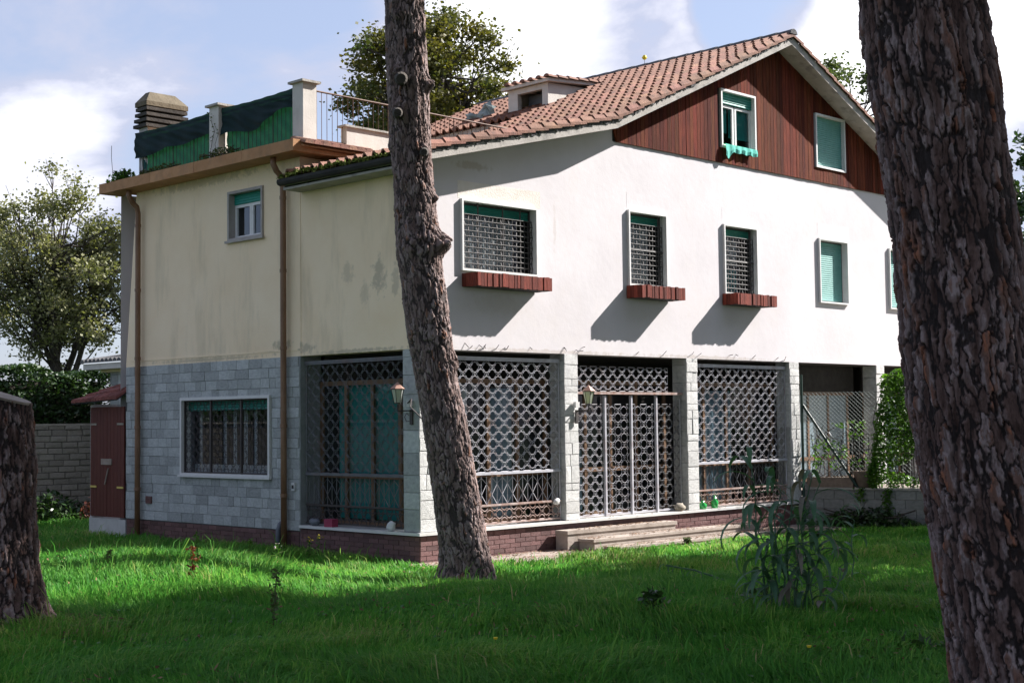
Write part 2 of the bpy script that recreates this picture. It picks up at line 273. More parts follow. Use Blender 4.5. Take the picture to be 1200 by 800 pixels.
# ------------------------------------------------------------------ helpers
def tag(o, label=None, cat=None, group=None, kind=None):
    if label: o['label'] = label
    if cat: o['category'] = cat
    if group: o['group'] = group
    if kind: o['kind'] = kind
    return o
def link(name, me, parent=None):
    o = bpy.data.objects.new(name, me); col.objects.link(o)
    if parent is not None: o.parent = parent
    return o
def empty(name, label, cat, loc=(0, 0, 0), rz=0, group=None):
    o = bpy.data.objects.new(name, None); col.objects.link(o); o.location = loc; o.rotation_euler = (0, 0, rz); o.empty_display_size = .2
    return tag(o, label, cat, group)

class MB:
    def __init__(s): s.v = []; s.f = []
    def poly(s, pts):
        n = len(s.v); s.v += [tuple(p) for p in pts]; s.f.append(tuple(range(n, n+len(pts))))
    def raw(s, v, f):
        n = len(s.v); s.v += [tuple(p) for p in v]; s.f += [tuple(n+i for i in q) for q in f]
    def box(s, x0, x1, y0, y1, z0, z1):
        if x0 > x1: x0, x1 = x1, x0
        if y0 > y1: y0, y1 = y1, y0
        if z0 > z1: z0, z1 = z1, z0
        s.raw([(x0, y0, z0), (x1, y0, z0), (x1, y1, z0), (x0, y1, z0), (x0, y0, z1), (x1, y0, z1), (x1, y1, z1), (x0, y1, z1)],
              [(0, 3, 2, 1), (4, 5, 6, 7), (0, 1, 5, 4), (1, 2, 6, 5), (2, 3, 7, 6), (3, 0, 4, 7)])
    def prism(s, pts, vec):          # polygon extruded along vec
        n = len(pts); a = [tuple(p) for p in pts]; b = [tuple(p[i]+vec[i] for i in range(3)) for p in pts]
        s.raw(a+b, [tuple(range(n-1, -1, -1)), tuple(range(n, 2*n))] + [(i, (i+1) % n, n+(i+1) % n, n+i) for i in range(n)])
    def tube(s, pts, r, n=6, close=False, cap=True):
        pts = [Vector(p) for p in pts]; k = len(pts); rr = r if hasattr(r, '__len__') else [r]*k
        base = len(s.v); up = None
        for i, p in enumerate(pts):
            if close: d = pts[(i+1) % k] - pts[i-1]
            else: d = pts[min(i+1, k-1)] - pts[max(i-1, 0)]
            if d.length < 1e-9: d = Vector((0, 0, 1))
            d.normalize()
            if up is None:
                up = Vector((0, 0, 1)) if abs(d.z) < .9 else Vector((1, 0, 0))
            a = d.cross(up)
            if a.length < 1e-6: a = d.cross(Vector((0, 1, 0)))
            a.normalize(); bb = a.cross(d).normalized(); up = bb
            for j in range(n):
                t = 2*math.pi*j/n; q = p + (a*math.cos(t) + bb*math.sin(t))*rr[i]; s.v.append((q.x, q.y, q.z))
        for i in range(k if close else k-1):
            for j in range(n):
                a0 = base+i*n+j; a1 = base+i*n+(j+1) % n; i2 = (i+1) % k; b0 = base+i2*n+j; b1 = base+i2*n+(j+1) % n
                s.f.append((a0, b0, b1, a1))
        if cap and not close:
            s.f.append(tuple(base+j for j in range(n))); s.f.append(tuple(base+(k-1)*n+j for j in range(n-1, -1, -1)))
    def mesh(s, name, m, smooth=False):
        me = bpy.data.meshes.new(name); me.from_pydata(s.v, [], s.f)
        if m: me.materials.append(m)
        if smooth: me.polygons.foreach_set('use_smooth', [True]*len(me.polygons))
        me.update(); return me
    def build(s, name, m, parent=None, smooth=False, kind=None):
        o = link(name, s.mesh(name, m, smooth), parent)
        if kind: o['kind'] = kind
        return o
def np_mesh(name, V, F, m, attrs=None, smooth=False):
    """V (n,3); F (m,k) all same k"""
    me = bpy.data.meshes.new(name); V = np.asarray(V, np.float32); F = np.asarray(F, np.int32)
    me.vertices.add(len(V)); me.vertices.foreach_set('co', V.ravel())
    k = F.shape[1]; me.loops.add(F.size); me.loops.foreach_set('vertex_index', F.ravel())
    me.polygons.add(len(F)); me.polygons.foreach_set('loop_start', np.arange(0, F.size, k, dtype=np.int32))
    me.polygons.foreach_set('loop_total', np.full(len(F), k, np.int32))
    if smooth: me.polygons.foreach_set('use_smooth', np.ones(len(F), bool))
    me.materials.append(m)
    for n, a in (attrs or {}).items():
        at = me.attributes.new(n, 'FLOAT', 'POINT'); at.data.foreach_set('value', np.asarray(a, np.float32))
    me.update(calc_edges=True); return me
def hashn(ix, iy, k=0):
    h = np.sin(ix*127.1 + iy*311.7 + k*74.7)*43758.5453
    return h - np.floor(h)
def vnoise(x, y, k=0):
    xi = np.floor(x); yi = np.floor(y); fx = x-xi; fy = y-yi; fx = fx*fx*(3-2*fx); fy = fy*fy*(3-2*fy)
    return (hashn(xi, yi, k)*(1-fx)+hashn(xi+1, yi, k)*fx)*(1-fy) + (hashn(xi, yi+1, k)*(1-fx)+hashn(xi+1, yi+1, k)*fx)*fy
def sst(a, b, x):
    t = np.clip((x-a)/(b-a), 0, 1); return t*t*(3-2*t)
def terr(x, y):
    x = np.asarray(x, float); y = np.asarray(y, float)
    s = -(.712*x+.702*y); q = -.702*x+.712*y
    Lm = sst(.5, 3.5, q)
    h = .45*sst(-.3, 3.8, s)*Lm + .45*sst(1.5, 10, s)*(1-Lm)
    near = sst(0.2, 3.0, s)
    h = h + near*((vnoise(x*.8, y*.8, 3)-.5)*.10 + (vnoise(x*.27+9, y*.27, 5)-.5)*.12)
    return h

# unit pieces shared by many objects
def unit_plate(seed, ins=.04, bulge=.0):
    """plate 1x1 in y,z ; front at x=-1..0 ; chamfered uneven front"""
    r = random.Random(seed); b = MB()
    e = .5
    back = [(0, -e, -e), (0, e, -e), (0, e, e), (0, -e, e)]
    mid = [(-.6, p[1]*(1-r.random()*.015), p[2]*(1-r.random()*.02)) for p in back]
    fr = [(-1+r.uniform(-.12, .12), p[1]*(1-ins*2), p[2]*(1-ins*2.6)) for p in back]
    c = (-1-bulge-r.uniform(-.1, .1), r.uniform(-.1, .1), r.uniform(-.1, .1))
    b.raw(back+mid+fr+[c], [(i, (i+1) % 4, 4+(i+1) % 4, 4+i)[::-1] for i in range(4)] + [(4+i, 4+(i+1) % 4, 8+(i+1) % 4, 8+i)[::-1] for i in range(4)]
          + [(8+i, 8+(i+1) % 4, 12)[::-1] for i in range(4)])
    return b
UNIT = {}
def unit(key, m, seedn=6, **k):
    if key not in UNIT: UNIT[key] = [unit_plate(100+i*7, **k).mesh(key, m) for i in range(seedn)]
    return UNIT[key]
def lay(name, meshes, parent, items, facing, jit=.004, cap=300):
    """items: (u0,u1,z0,z1,plane,thick); facing 'L' (front -x, u=y) or 'R' (front -y, u=x). first cap as parts, rest one mesh of stuff"""
    rest = MB(); done = 0
    for it in items:
        u0, u1, z0, z1, pl, th = it[:6]; fc = it[6] if len(it) > 6 else facing
        me = random.choice(meshes); j = random.uniform(-jit, jit)
        if fc == 'L': loc = (pl+j, (u0+u1)/2, (z0+z1)/2); rz = 0
        else: loc = ((u0+u1)/2, pl+j, (z0+z1)/2); rz = math.pi/2
        if done < cap:
            o = link(name, me, parent); o.location = loc; o.rotation_euler = (random.uniform(-.006, .006), 0, rz+random.uniform(-.004, .004)); o.scale = (th, u1-u0, z1-z0); done += 1
        else:
            mt = Matrix.Translation(loc) @ Matrix.Rotation(rz, 4, 'Z') @ Matrix.Diagonal((th, u1-u0, z1-z0, 1))
            rest.raw([mt @ v.co for v in me.vertices], [tuple(p.vertices) for p in me.polygons])
    if rest.v: rest.build(name, meshes[0].materials[0], parent, kind='stuff')

def wall(b, fc, plane, outline_lo, outline_hi, u0, u1, holes, depth, step=None):
    """front skin of a wall with holes (ua,ub,za,zb) and reveals going `depth` inward. outline functions of u"""
    us = {u0, u1}
    for h in holes: us |= {h[0], h[1]}
    for k in (step or []): us.add(k)
    us = sorted(u for u in us if u0 <= u <= u1)
    P = (lambda u, d, z: (plane+d, u, z)) if fc == 'L' else (lambda u, d, z: (u, plane+d, z))
    for a, c in zip(us[:-1], us[1:]):
        hs = sorted([h for h in holes if h[0] <= a+1e-6 and h[1] >= c-1e-6], key=lambda h: h[2])
        lo = (outline_lo(a), outline_lo(c))
        for h in hs + [None]:
            hi = (h[2], h[2]) if h else (outline_hi(a), outline_hi(c))
            if hi[0] > lo[0]+1e-5 or hi[1] > lo[1]+1e-5:
                q = [P(a, 0, lo[0]), P(c, 0, lo[1]), P(c, 0, hi[1]), P(a, 0, hi[0])]
                b.poly(q if fc == 'R' else q[::-1])
            if h: lo = (h[3], h[3])
    for h in holes:
        a, c, z0, z1 = h
        for q in ([P(a, 0, z0), P(a, 0, z1), P(a, depth, z1), P(a, depth, z0)], [P(c, 0, z0), P(c, depth, z0), P(c, depth, z1), P(c, 0, z1)],
                  [P(a, 0, z0), P(a, depth, z0), P(c, depth, z0), P(c, 0, z0)], [P(a, 0, z1), P(c, 0, z1), P(c, depth, z1), P(a, depth, z1)]):
            b.poly(q)

# ================================================================== GROUND
def ground():
    a = np.concatenate([[-400, -200, -100, -60, -40], np.arange(-26, 34, .35), [40, 60, 100, 200, 400]])
    X, Y = np.meshgrid(a, a, indexing='ij'); Z = terr(X, Y) - .004
    n = len(a); V = np.stack([X, Y, Z], -1).reshape(-1, 3)
    i = np.arange(n*n).reshape(n, n); F = np.stack([i[:-1, :-1], i[1:, :-1], i[1:, 1:], i[:-1, 1:]], -1).reshape(-1, 4)
    o = link('ground', np_mesh('ground', V, F, M['soil'], smooth=True)); tag(o, 'grassy garden soil rising gently toward the viewer', 'ground', kind='structure')
    b = MB(); xs = np.arange(-.3, 10.6, .45)
    for x0, x1 in zip(xs[:-1], xs[1:]):
        y0 = -1.25 + .12*math.sin(x0*3); y1 = -1.25+.12*math.sin(x1*3)
        b.poly([(x0, y0, .012), (x1, y1, .012), (x1, 0, .03), (x0, 0, .03)])
    tag(b.build('path', M['paving']), 'littered strip of paving along the sunlit front of the house', 'path', kind='structure')
ground()

# ================================================================== HOUSE
house = empty('house', 'two storey stone and plaster house with a red plank gable and terracotta roof', 'house', (0, 0, 0))
ZP, ZS = .5, 3.4
Bl = lambda x: 6.372+.244*x                                    # underside of the rake along x
def Brk(x):
    if x < 4.42: return 6.372+.244*x
    if x < 10.05: return 7.45+.4478*(x-4.42)
    return 9.97-.44*(x-10.05)
OV = .44
XE = 16.6

def build_walls():
    # left facade, upper cream plaster (terrace block, slanting outer edge) and lower-roof part
    WU = (4.12, 5.21, 5.58, 6.5)
    b = MB()
    wall(b, 'L', 0, lambda u: ZS, lambda u: 6.93, 3.06, 8.35, [(WU[0], WU[1], WU[2], WU[3])], .16, step=[4, 5, 6, 7])
    b.poly([(0, 8.35, ZS), (0, 8.35, 6.93), (0, 8.40, 6.93), (0, 8.79, ZS)])
    b.poly([(0, 8.79, ZS), (0, 8.40, 6.93), (7, 8.40, 6.93), (7, 8.79, ZS)])
    b.poly([(0, 3.06, 5.5), (0, 3.06, 6.93), (6, 3.06, 6.93), (6, 3.06, 5.5)])
    b.build('terrace_wall', M['cream'], house)
    b = MB()
    wall(b, 'L', -.004, lambda u: ZS, lambda u: 6.42, .0, 3.055, [], .1)
    b.poly([(-.004, 0, ZS), (-.004, 3.055, ZS), (.30, 3.055, ZS), (.30, .30, ZS), (.30, .30, ZS), (.3, 0, ZS)])
    b.box(-.012, -.004, 3.03, 3.055, ZS, 6.4)
    b.box(-.008, .0, 3.06, 8.6, 3.50, 3.53)
    b.build('side_wall', M['cream_st'], house)
    # white gable facade
    fr = WINS
    b = MB()
    holes = [(w[0]+.03, w[1]-.03, w[2]+.03, w[3]-.03) for w in fr]
    wall(b, 'R', 0, lambda u: ZS, lambda u: min(7.32 if 4.80 < u < 15.9 else 99, Brk(u)+.02), 0, 16.2, holes, .20, step=[4.42, 4.76, 4.80, 4.81, 15.9, 15.91] + [i*1.0 for i in range(1, 16)])
    b.poly([(0, 0, ZS), (16.2, 0, ZS), (16.2, .35, ZS), (0, .35, ZS)])
    b.poly([(16.2, 0, 0), (16.2, 9, 0), (16.2, 9, 7.3), (16.2, 0, 7.3)])
    b.poly([(0, 9, 0), (16.2, 9, 0), (16.2, 9, 7.2), (0, 9, 6.9)])
    b.build('gable_wall', M['white'], house)
    # hidden floor slabs keep the daylight out of the rooms
    b = MB(); b.box(.30, 16.1, .36, 8.9, 3.42, 3.5); b.box(.25, 16.1, .25, 2.9, 5.0+1.45, 6.5-.02)
    b.build('floor_slab', M['interior'], house)
# (x0,x1,z0,z1) outer edges of the projecting frames on the gable front
WINS = [(.93, 2.72, 4.70, 5.88), (5.16, 6.29, 4.70, 6.10), (8.10, 9.24, 4.70, 6.10), (11.53, 12.68, 4.70, 6.10), (14.45, 15.60, 4.70, 6.10)]
build_walls()

def plaster_panels():
    for i, (x0, x1, z0, z1) in enumerate(WINS[:4]):
        b = MB(); e = .05 if i == 0 else .0
        b.box(x0-e, x1+.12, -.0015, .02, z1+.01, z1+(.30 if i == 0 else .33))
        b.build('lintel_panel', M['patch'] if i == 0 else M['white'], house)
plaster_panels()

def window_room(b, x0, x1, z0, z1, d0=.2, d1=.9):
    b.poly([(x0, d1, z0), (x1, d1, z0), (x1, d1, z1), (x0, d1, z1)])
    b.poly([(x0, d0, z0), (x0, d1, z0), (x0, d1, z1), (x0, d0, z1)]); b.poly([(x1, d0, z0), (x1, d1, z0), (x1, d1, z1), (x1, d0, z1)])
    b.poly([(x0, d0, z0), (x1, d0, z0), (x1, d1, z0), (x0, d1, z0)]); b.poly([(x0, d0, z1), (x1, d0, z1), (x1, d1, z1), (x0, d1, z1)])

def curtain(x0, x1, z0, z1, y, amp=.03, per=.12, T=None):
    b = MB(); n = max(8, int((x1-x0)/per*6)); T = T or (lambda p: p)
    ph = random.uniform(0, 6); prev = None
    for i in range(n+1):
        x = x0+(x1-x0)*i/n; t = 2*math.pi*(x-x0)/per
        yy = y+amp*(math.sin(t+ph)+.5*math.sin(t*.43+1.7*ph))
        cur = (x, yy)
        if prev: b.poly([T((prev[0], prev[1]*1, z0)), T((cur[0], cur[1], z0)), T((cur[0], y+(cur[1]-y)*.7, z1)), T((prev[0], y+(prev[1]-y)*.7, z1))])
        prev = cur
    return b

def shutter_slats(b, u0, u1, z0, z1, y, T, pitch=.045):
    n = max(1, int((z1-z0)/pitch)); h = (z1-z0)/n
    for i in range(n):
        a = z0+i*h; c = a+h
        b.poly([T((u0, y, a)), T((u1, y, a)), T((u1, y-.010, a+h*.35)), T((u0, y-.010, a+h*.35))])
        b.poly([T((u0, y-.010, a+h*.35)), T((u1, y-.010, a+h*.35)), T((u1, y-.004, a+h*.9)), T((u0, y-.004, a+h*.9))])
        b.poly([T((u0, y-.004, a+h*.9)), T((u1, y-.004, a+h*.9)), T((u1, y, c)), T((u0, y, c))])

def box_frame(b, u0, u1, z0, z1, ya, yb, t, T):
    for (a0, a1, c0, c1) in ((u0, u0+t, z0+t, z1-t), (u1-t, u1, z0+t, z1-t), (u0, u1, z1-t, z1), (u0, u1, z0, z0+t)):
        p = [T((a0, ya, c0)), T((a1, ya, c0)), T((a1, yb, c0)), T((a0, yb, c0))]
        b.prism(p, tuple(np.array(T((a0, ya, c1)))-np.array(T((a0, ya, c0)))))

TR = lambda p: p                                # right (gable) facade local = world
TL = lambda p: (p[1], p[0], p[2])               # left facade: u -> y, depth -> x

def wire_grid(b, u0, u1, z0, z1, y, T, pitch=.092, r=.0085):
    n = int(round((u1-u0)/pitch)); m = int(round((z1-z0)/pitch))
    for i in range(n+1):
        u = u0+(u1-u0)*i/n
        pts = [T((u+.012*math.sin(k*math.pi+i), y+.008*(-1)**(k+i), z0+(z1-z0)*k/m)) for k in range(m+1)]
        b.tube(pts, r, 3, cap=False)
    for k in range(m+1):
        z = z0+(z1-z0)*k/m
        b.tube([T((u0, y-.006, z)), T((u1, y-.006, z))], r, 4, cap=False)

def rings(b, u0, u1, z0, z1, y, T, dx=.272, dz=.245, R=.082, r=.0048, seg=12, tone=None):
    """staggered wrought rings tied by small rings and scroll ends"""
    nx = max(1, int(round((u1-u0)/dx))); nz = max(1, int(round((z1-z0)/dz))); dx = (u1-u0)/nx; dz = (z1-z0)/nz
    def ring(cx, cz, rad, rr, sg, sx=1.0, sz=1.0):
        pts = []
        for k in range(sg):
            t = 2*math.pi*k/sg
            dm = 1-.06*abs(math.sin(2*t)) if sg > 7 else 1
            u = cx+rad*sx*dm*math.cos(t); z = cz+rad*sz*dm*math.sin(t)
            pts.append(T((min(max(u, u0), u1), y, min(max(z, z0), z1))))
        b.tube(pts, rr, 4, close=True)
    for j in range(2*nz+1):
        for i in range(nx+1):
            cx = u0+dx*(i+(.5 if j % 2 else 0)); cz = z0+dz*j/2
            if cx > u1+.01: continue
            ring(cx, cz, R*1.06, r, seg, 1.04, .98)
            for sx in (-1, 1):
                for sz in (-1, 1):
                    px, pz = cx+sx*dx*.25, cz+sz*dz*.25
                    if sx == 1 and u0 < px < u1 and z0 < pz < z1: ring(px, pz, .024, r*.8, 6)
            if u0 < cx+dx/2 < u1: # scroll tie between neighbours in a row
                for s in (-1, 1):
                    a = cx+dx/2; p = [T((a-.045*s, y, cz+.0)), T((a-.02*s, y, cz+.022)), T((a, y, cz)), T((a-.02*s, y, cz-.022))]
                    if z0+.02 < cz < z1-.02: b.tube(p, r*.8, 3, cap=False)

def gable_windows():
    kinds = ['curtain', 'curtain', 'curtain', 'shutter', 'shutter']
    for k, (x0, x1, z0, z1) in enumerate(WINS):
        w = MB(); box_frame(w, x0, x1, z0, z1, -.055, .14, .035, TR)
        wo = w.build('window', M['frame_wh'], house)
        i0, i1, j0, j1 = x0+.035, x1-.035, z0+.035, z1-.035
        b = MB(); box_frame(b, i0+.002, i1-.002, j0+.002, j1-.002, .10, .135, .03, TR); b.build('window_frame', M['iron_dk'], wo)
        if kinds[k] == 'shutter':
            b = MB(); shutter_slats(b, i0+.03, i1-.03, j0+.03, j1-.03, .10, TR); b.build('roller_shutter', M['shut_pale'], wo)
            continue
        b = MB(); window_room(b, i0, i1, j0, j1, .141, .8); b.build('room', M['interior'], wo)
        b = MB(); shutter_slats(b, i0+.03, i1-.03, j1-.19, j1-.03, .13, TR); b.build('roller_shutter', M['shut'], wo)
        cx1 = i1-(.34 if k == 0 else .22)
        if k < 2:
            curtain(i0+.02, cx1, j0+.02, j1-.2, .215, .022, .26).build('curtain', M['curtain'], wo, smooth=True)
        else:
            curtain(i0+.02, cx1, j0+.02, j0+.52, .30, .028, .15).build('curtain', M['gcurtain'], wo, smooth=True)
            curtain(i0+.02, cx1, j0+.6, j1-.2, .31, .028, .15).build('curtain', M['curtain'], wo, smooth=True)
        b = MB(); b.poly([(i0, .17, j0), (i1, .17, j0), (i1, .17, j1), (i0, .17, j1)]); b.build('pane', M['glass'], wo)
        g = MB(); wire_grid(g, i0+.01, i1-.02, j0+.01, j1-.2, .045, TR)
        for s in ((i0+.42, i0+1.0, i1-.3) if k == 0 else (i1-.13, )):
            g.tube([(s, .05, j0), (s, .05, j1)], .014, 5)
        if k > 0: g.tube([(i0, .045, (j0+j1)/2-.02), (i1, .045, (j0+j1)/2-.02)], .016, 5)
        g.build('wire_grille', M['iron_gr'], wo)
gable_windows()

# ---- planter boxes under the first three windows
def planter(x0, x1, z0, z1, label):
    t = empty('window_box', label, 'window box', ((x0+x1)/2, -.19, z0), group='slatted planters under the windows')
    cx = (x0+x1)/2
    b = MB(); b.box(x0+.02-cx, x1-.02-cx, -.17, .18, .0, .03); b.box(x0+.02-cx, x1-.02-cx, -.165, -.14, .03, z1-z0-.03); b.box(x0+.02-cx, x0+.045-cx, -.14, .18, .03, z1-z0-.03)
    b.box(x1-.045-cx, x1-.02-cx, -.14, .18, .03, z1-z0-.03)
    b.build('tray', M['gutter'], t)
    b = MB(); b.box(x0+.05-cx, x1-.05-cx, -.135, .17, .03, z1-z0-.05); b.build('soil', M['soil'], t)
    n = int(round((x1-x0)/.07)); w = (x1-x0)/n
    for me_i in range(n):
        b = MB(); dz = random.uniform(-.008, .008); dy = random.uniform(-.012, .006)
        b.box(x0+me_i*w+.003-cx, x0+(me_i+1)*w-.003-cx, -.195+dy, -.172, .0+dz, z1-z0+dz); b.build('slat', M['slat'], t)
    for s in (-1, 1):
        xa = (x0-cx-.004 if s < 0 else x1-cx-.018)
        for j in range(4):
            b = MB(); b.box(xa, xa+.022, -.17+j*.087+.002, -.17+(j+1)*.087-.003, random.uniform(-.005, .005), z1-z0+random.uniform(-.005, .005)); b.build('slat', M['slat'], t)
planter(.95, 2.71, 4.43, 4.65, 'long red slatted planter box under the wide upper window nearest the leaning pine')
planter(5.11, 6.37, 4.46, 4.69, 'short red slatted planter box under the middle barred window above the double gate')
planter(8.05, 9.40, 4.48, 4.70, 'short red slatted planter box under the barred window with green curtain, rightmost planter')

# ---- attic gable cladding
ATT = [(8.07, 9.26, 7.63, 8.82), (11.48, 12.66, 7.63, 8.81)]
def cladding():
    n0, n1, w = 4.76, 15.85, .115
    x = n0; root = MB()
    wall(root, 'R', -.004, lambda u: 7.33, Brk, 4.78, 15.9, [(h[0]+.02, h[1]-.02, h[2]+.02, h[3]-.02) for h in ATT], .1, step=[10.05])
    cl = root.build('gable_cladding', M['gutter'], house)
    while x < n1:
        w = random.uniform(.105, .125); a, c = x+.004, min(x+w, n1)-.004; x += w
        lo = lambda u: 7.32 if u > 4.87 else 7.32+(4.87-u)*2.6
        segs = [(lo, Brk)]
        for h in ATT:
            if c > h[0]+.03 and a < h[1]-.03:
                segs = [(lo, (lambda u, z=h[2]: z)), ((lambda u, z=h[3]: z), Brk)]
        for f0, f1 in segs:
            y = -.030+random.uniform(-.003, .003); e = .0
            b = MB(); p = [(a, y, f0(a)-e), (c, y, f0(c)-e), (c, y, f1(c)), (a, y, f1(a))]
            b.prism(p[::-1], (0, .024, 0)); b.build('plank', M['plank'], cl)
    # attic windows
    for k, (x0, x1, z0, z1) in enumerate(ATT):
        w = MB(); box_frame(w, x0, x1, z0, z1, -.06, .10, .045, TR); wo = w.build('window', M['frame_wh'], house)
        i0, i1, j0, j1 = x0+.045, x1-.045, z0+.045, z1-.045
        if k == 1:
            b = MB(); shutter_slats(b, i0, i1, j0, j1, .03, TR); b.build('roller_shutter', M['shut_pale'], wo)
        else:
            b = MB(); window_room(b, i0, i1, j0, j1, .101, .7); b.build('room', M['interior'], wo)
            b = MB(); shutter_slats(b, i0, i1, j1-.24, j1, .03, TR); b.build('roller_shutter', M['shut'], wo)
            b = MB(); box_frame(b, i0, (i0+i1)/2-.04, j0, j1-.25, .05, .09, .05, TR); box_frame(b, (i0+i1)/2, i1, j0, j1-.25, .05, .09, .05, TR); b.build('casement', M['frame_wh'], wo)
            b = MB(); b.poly([(i0, .07, j0), (i1, .07, j0), (i1, .07, j1-.25), (i0, .07, j1-.25)]); b.build('pane', M['glass'], wo)
            curtain((i0+i1)/2-.12, i1-.02, j0+.22, j1-.25, .12, .010, .2).build('curtain', M['gcurtain'], wo, smooth=True)
            curtain(i0+.02, i0+.36, j0+.3, j1-.25, .12, .010, .2).build('curtain', M['gcurtain'], wo, smooth=True)
cladding()
def rag():
    b = MB(); n = 22; rows = []
    for j, (y, z) in enumerate([(-.02, 7.705), (-.098, 7.70), (-.112, 7.62), (-.105, 7.55)]):
        row = []
        for i in range(n+1):
            x = 8.13+1.08*i/n
            dz = 0 if j < 2 else (-.05*math.exp(-((x-8.2)/.1)**2)*j + .012*math.sin(x*23+j))
            row.append((x, y-(.012*math.sin(x*31) if j > 1 else 0)-.004, z+dz))
        rows.append(row)
    for j in range(3):
        for i in range(n): b.poly([rows[j][i], rows[j][i+1], rows[j+1][i+1], rows[j+1][i]])
    o = b.build('green_cloth', M['aqua'], smooth=True); tag(o, 'aqua green cloth draped over the sill of the open attic window', 'cloth')
rag()

# ---- ground floor stone cladding on the left
LW = (3.92, 6.72, 1.31, 2.72)
def stone_wall():
    b = MB(); wall(b, 'L', .0, lambda u: .39, lambda u: ZS, 3.06, 8.76, [LW], .22)
    b.poly([(0, 8.76, .1), (0, 8.76, ZS), (7, 8.76, ZS), (7, 8.76, .1)])
    b.poly([(0, 3.06, ZP-.1), (0, 3.06, ZS), (.45, 3.06, ZS), (.45, 3.06, ZP-.1)])
    sw = b.build('stone_wall', M['slate_joint'], house)
    z = .40; items = []; rows = 17; h = (ZS-.40)/rows
    for r in range(rows):
        z0 = .40+r*h; z1 = z0+h; y = 3.07-random.uniform(0, .2); zm = (z0+z1)/2
        while y < 8.75:
            w = random.choice([.16, .2, .24, .27, .3, .36, .42])*random.uniform(.9, 1.1); y1 = y+w
            a, c = max(y, 3.07), min(y1, 8.755); y = y1
            parts = [(a, c)]
            if LW[2]-.06 < zm < LW[3]+.06:
                parts = []
                if a < LW[0]-.05: parts.append((a, min(c, LW[0]-.05)))
                if c > LW[1]+.05: parts.append((max(a, LW[1]+.05), c))
            for p in parts:
                if p[1]-p[0] > .05: items.append((p[0]+.0015, p[1]-.0015, z0+.0015+random.uniform(-.002, .002), z1-.0015, -.001, random.uniform(.012, .022)))
    lay('stone_tile', unit('stone_tile', M['slate'], ins=.018), sw, items, 'L', jit=.0)
stone_wall()

def left_windows():
    # large ground-floor window
    y0, y1, z0, z1 = LW
    w = MB(); box_frame(w, y0-.03, y1+.03, z0-.03, z1+.03, -.06, .16, .055, TL); w.box(-.09, -.03, y0-.06, y1+.06, z0-.05, z0-.005)
    wo = w.build('window', M['marble'], house)
    i0, i1, j0, j1 = y0+.025, y1-.025, z0+.025, z1-.025
    b = MB(); q = MB(); window_room(q, i0, i1, j0, j1, .165, 1.0)
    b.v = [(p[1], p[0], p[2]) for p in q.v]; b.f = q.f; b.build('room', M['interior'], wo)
    b = MB(); shutter_slats(b, i0, i1, j1-.2, j1, .11, TL); b.build('roller_shutter', M['shut'], wo)
    b = MB(); b.poly([TL(p) for p in [(i0, .15, j0), (i1, .15, j0), (i1, .15, j1), (i0, .15, j1)]]); b.build('pane', M['glass'], wo)
    for yy in (4.12, 4.72, 5.02, 5.38, 5.70, 6.15, 6.5):
        curtain(yy-.05, yy+.05, j0+.05, j1-.2, .25, .012, .09, TL).build('curtain', M['curtain'], wo, smooth=True)
    curtain(i0, i1, j0, j0+.16, .24, .02, .12, TL).build('curtain', M['curtain'], wo, smooth=True)
    g = MB(); rings(g, i0+.02, i1-.02, j0+.02, j1-.02, .02, TL, dx=.235, dz=.22, R=.07, r=.005, seg=10)
    g.build('ring_grille', M['iron_dk'], wo)
    g = MB()
    for yy in (i0+.88, i1-.9): g.box(-.01, .03, yy-.02, yy+.02, j0, j1)
    box_frame(g, i0+.003, i1-.003, j0+.003, j1-.003, .0, .04, .025, TL)
    g.build('grille_frame', M['iron_dk'], wo)
    # small upper window
    y0, y1, z0, z1 = 4.12, 5.21, 5.58, 6.50
    w = MB(); box_frame(w, y0, y1, z0, z1, -.035, .12, .05, TL); w.box(-.07, -.03, y0-.05, y1+.04, z0-.03, z0+.012); wo = w.build('window', M['marble_dk'], house)
    i0, i1, j0, j1 = y0+.05, y1-.05, z0+.05, z1-.05
    q = MB(); window_room(q, i0, i1, j0, j1, .165, .9); b = MB(); b.v = [(p[1], p[0], p[2]) for p in q.v]; b.f = q.f; b.build('room', M['interior'], wo)
    b = MB(); shutter_slats(b, i0, i1, j1-.19, j1, .10, TL); b.build('roller_shutter', M['shut'], wo)
    b = MB(); m = (i0+i1)/2-.02; box_frame(b, i0, m, j0, j1-.19, .11, .15, .055, TL); box_frame(b, m+.004, i1, j0, j1-.19, .11, .15, .055, TL); b.build('casement', M['frame_wh'], wo)
    b = MB(); b.poly([TL(p) for p in [(i0, .14, j0), (i1, .14, j0), (i1, .14, j1), (i0, .14, j1)]]); b.build('pane', M['glass'], wo)
left_windows()

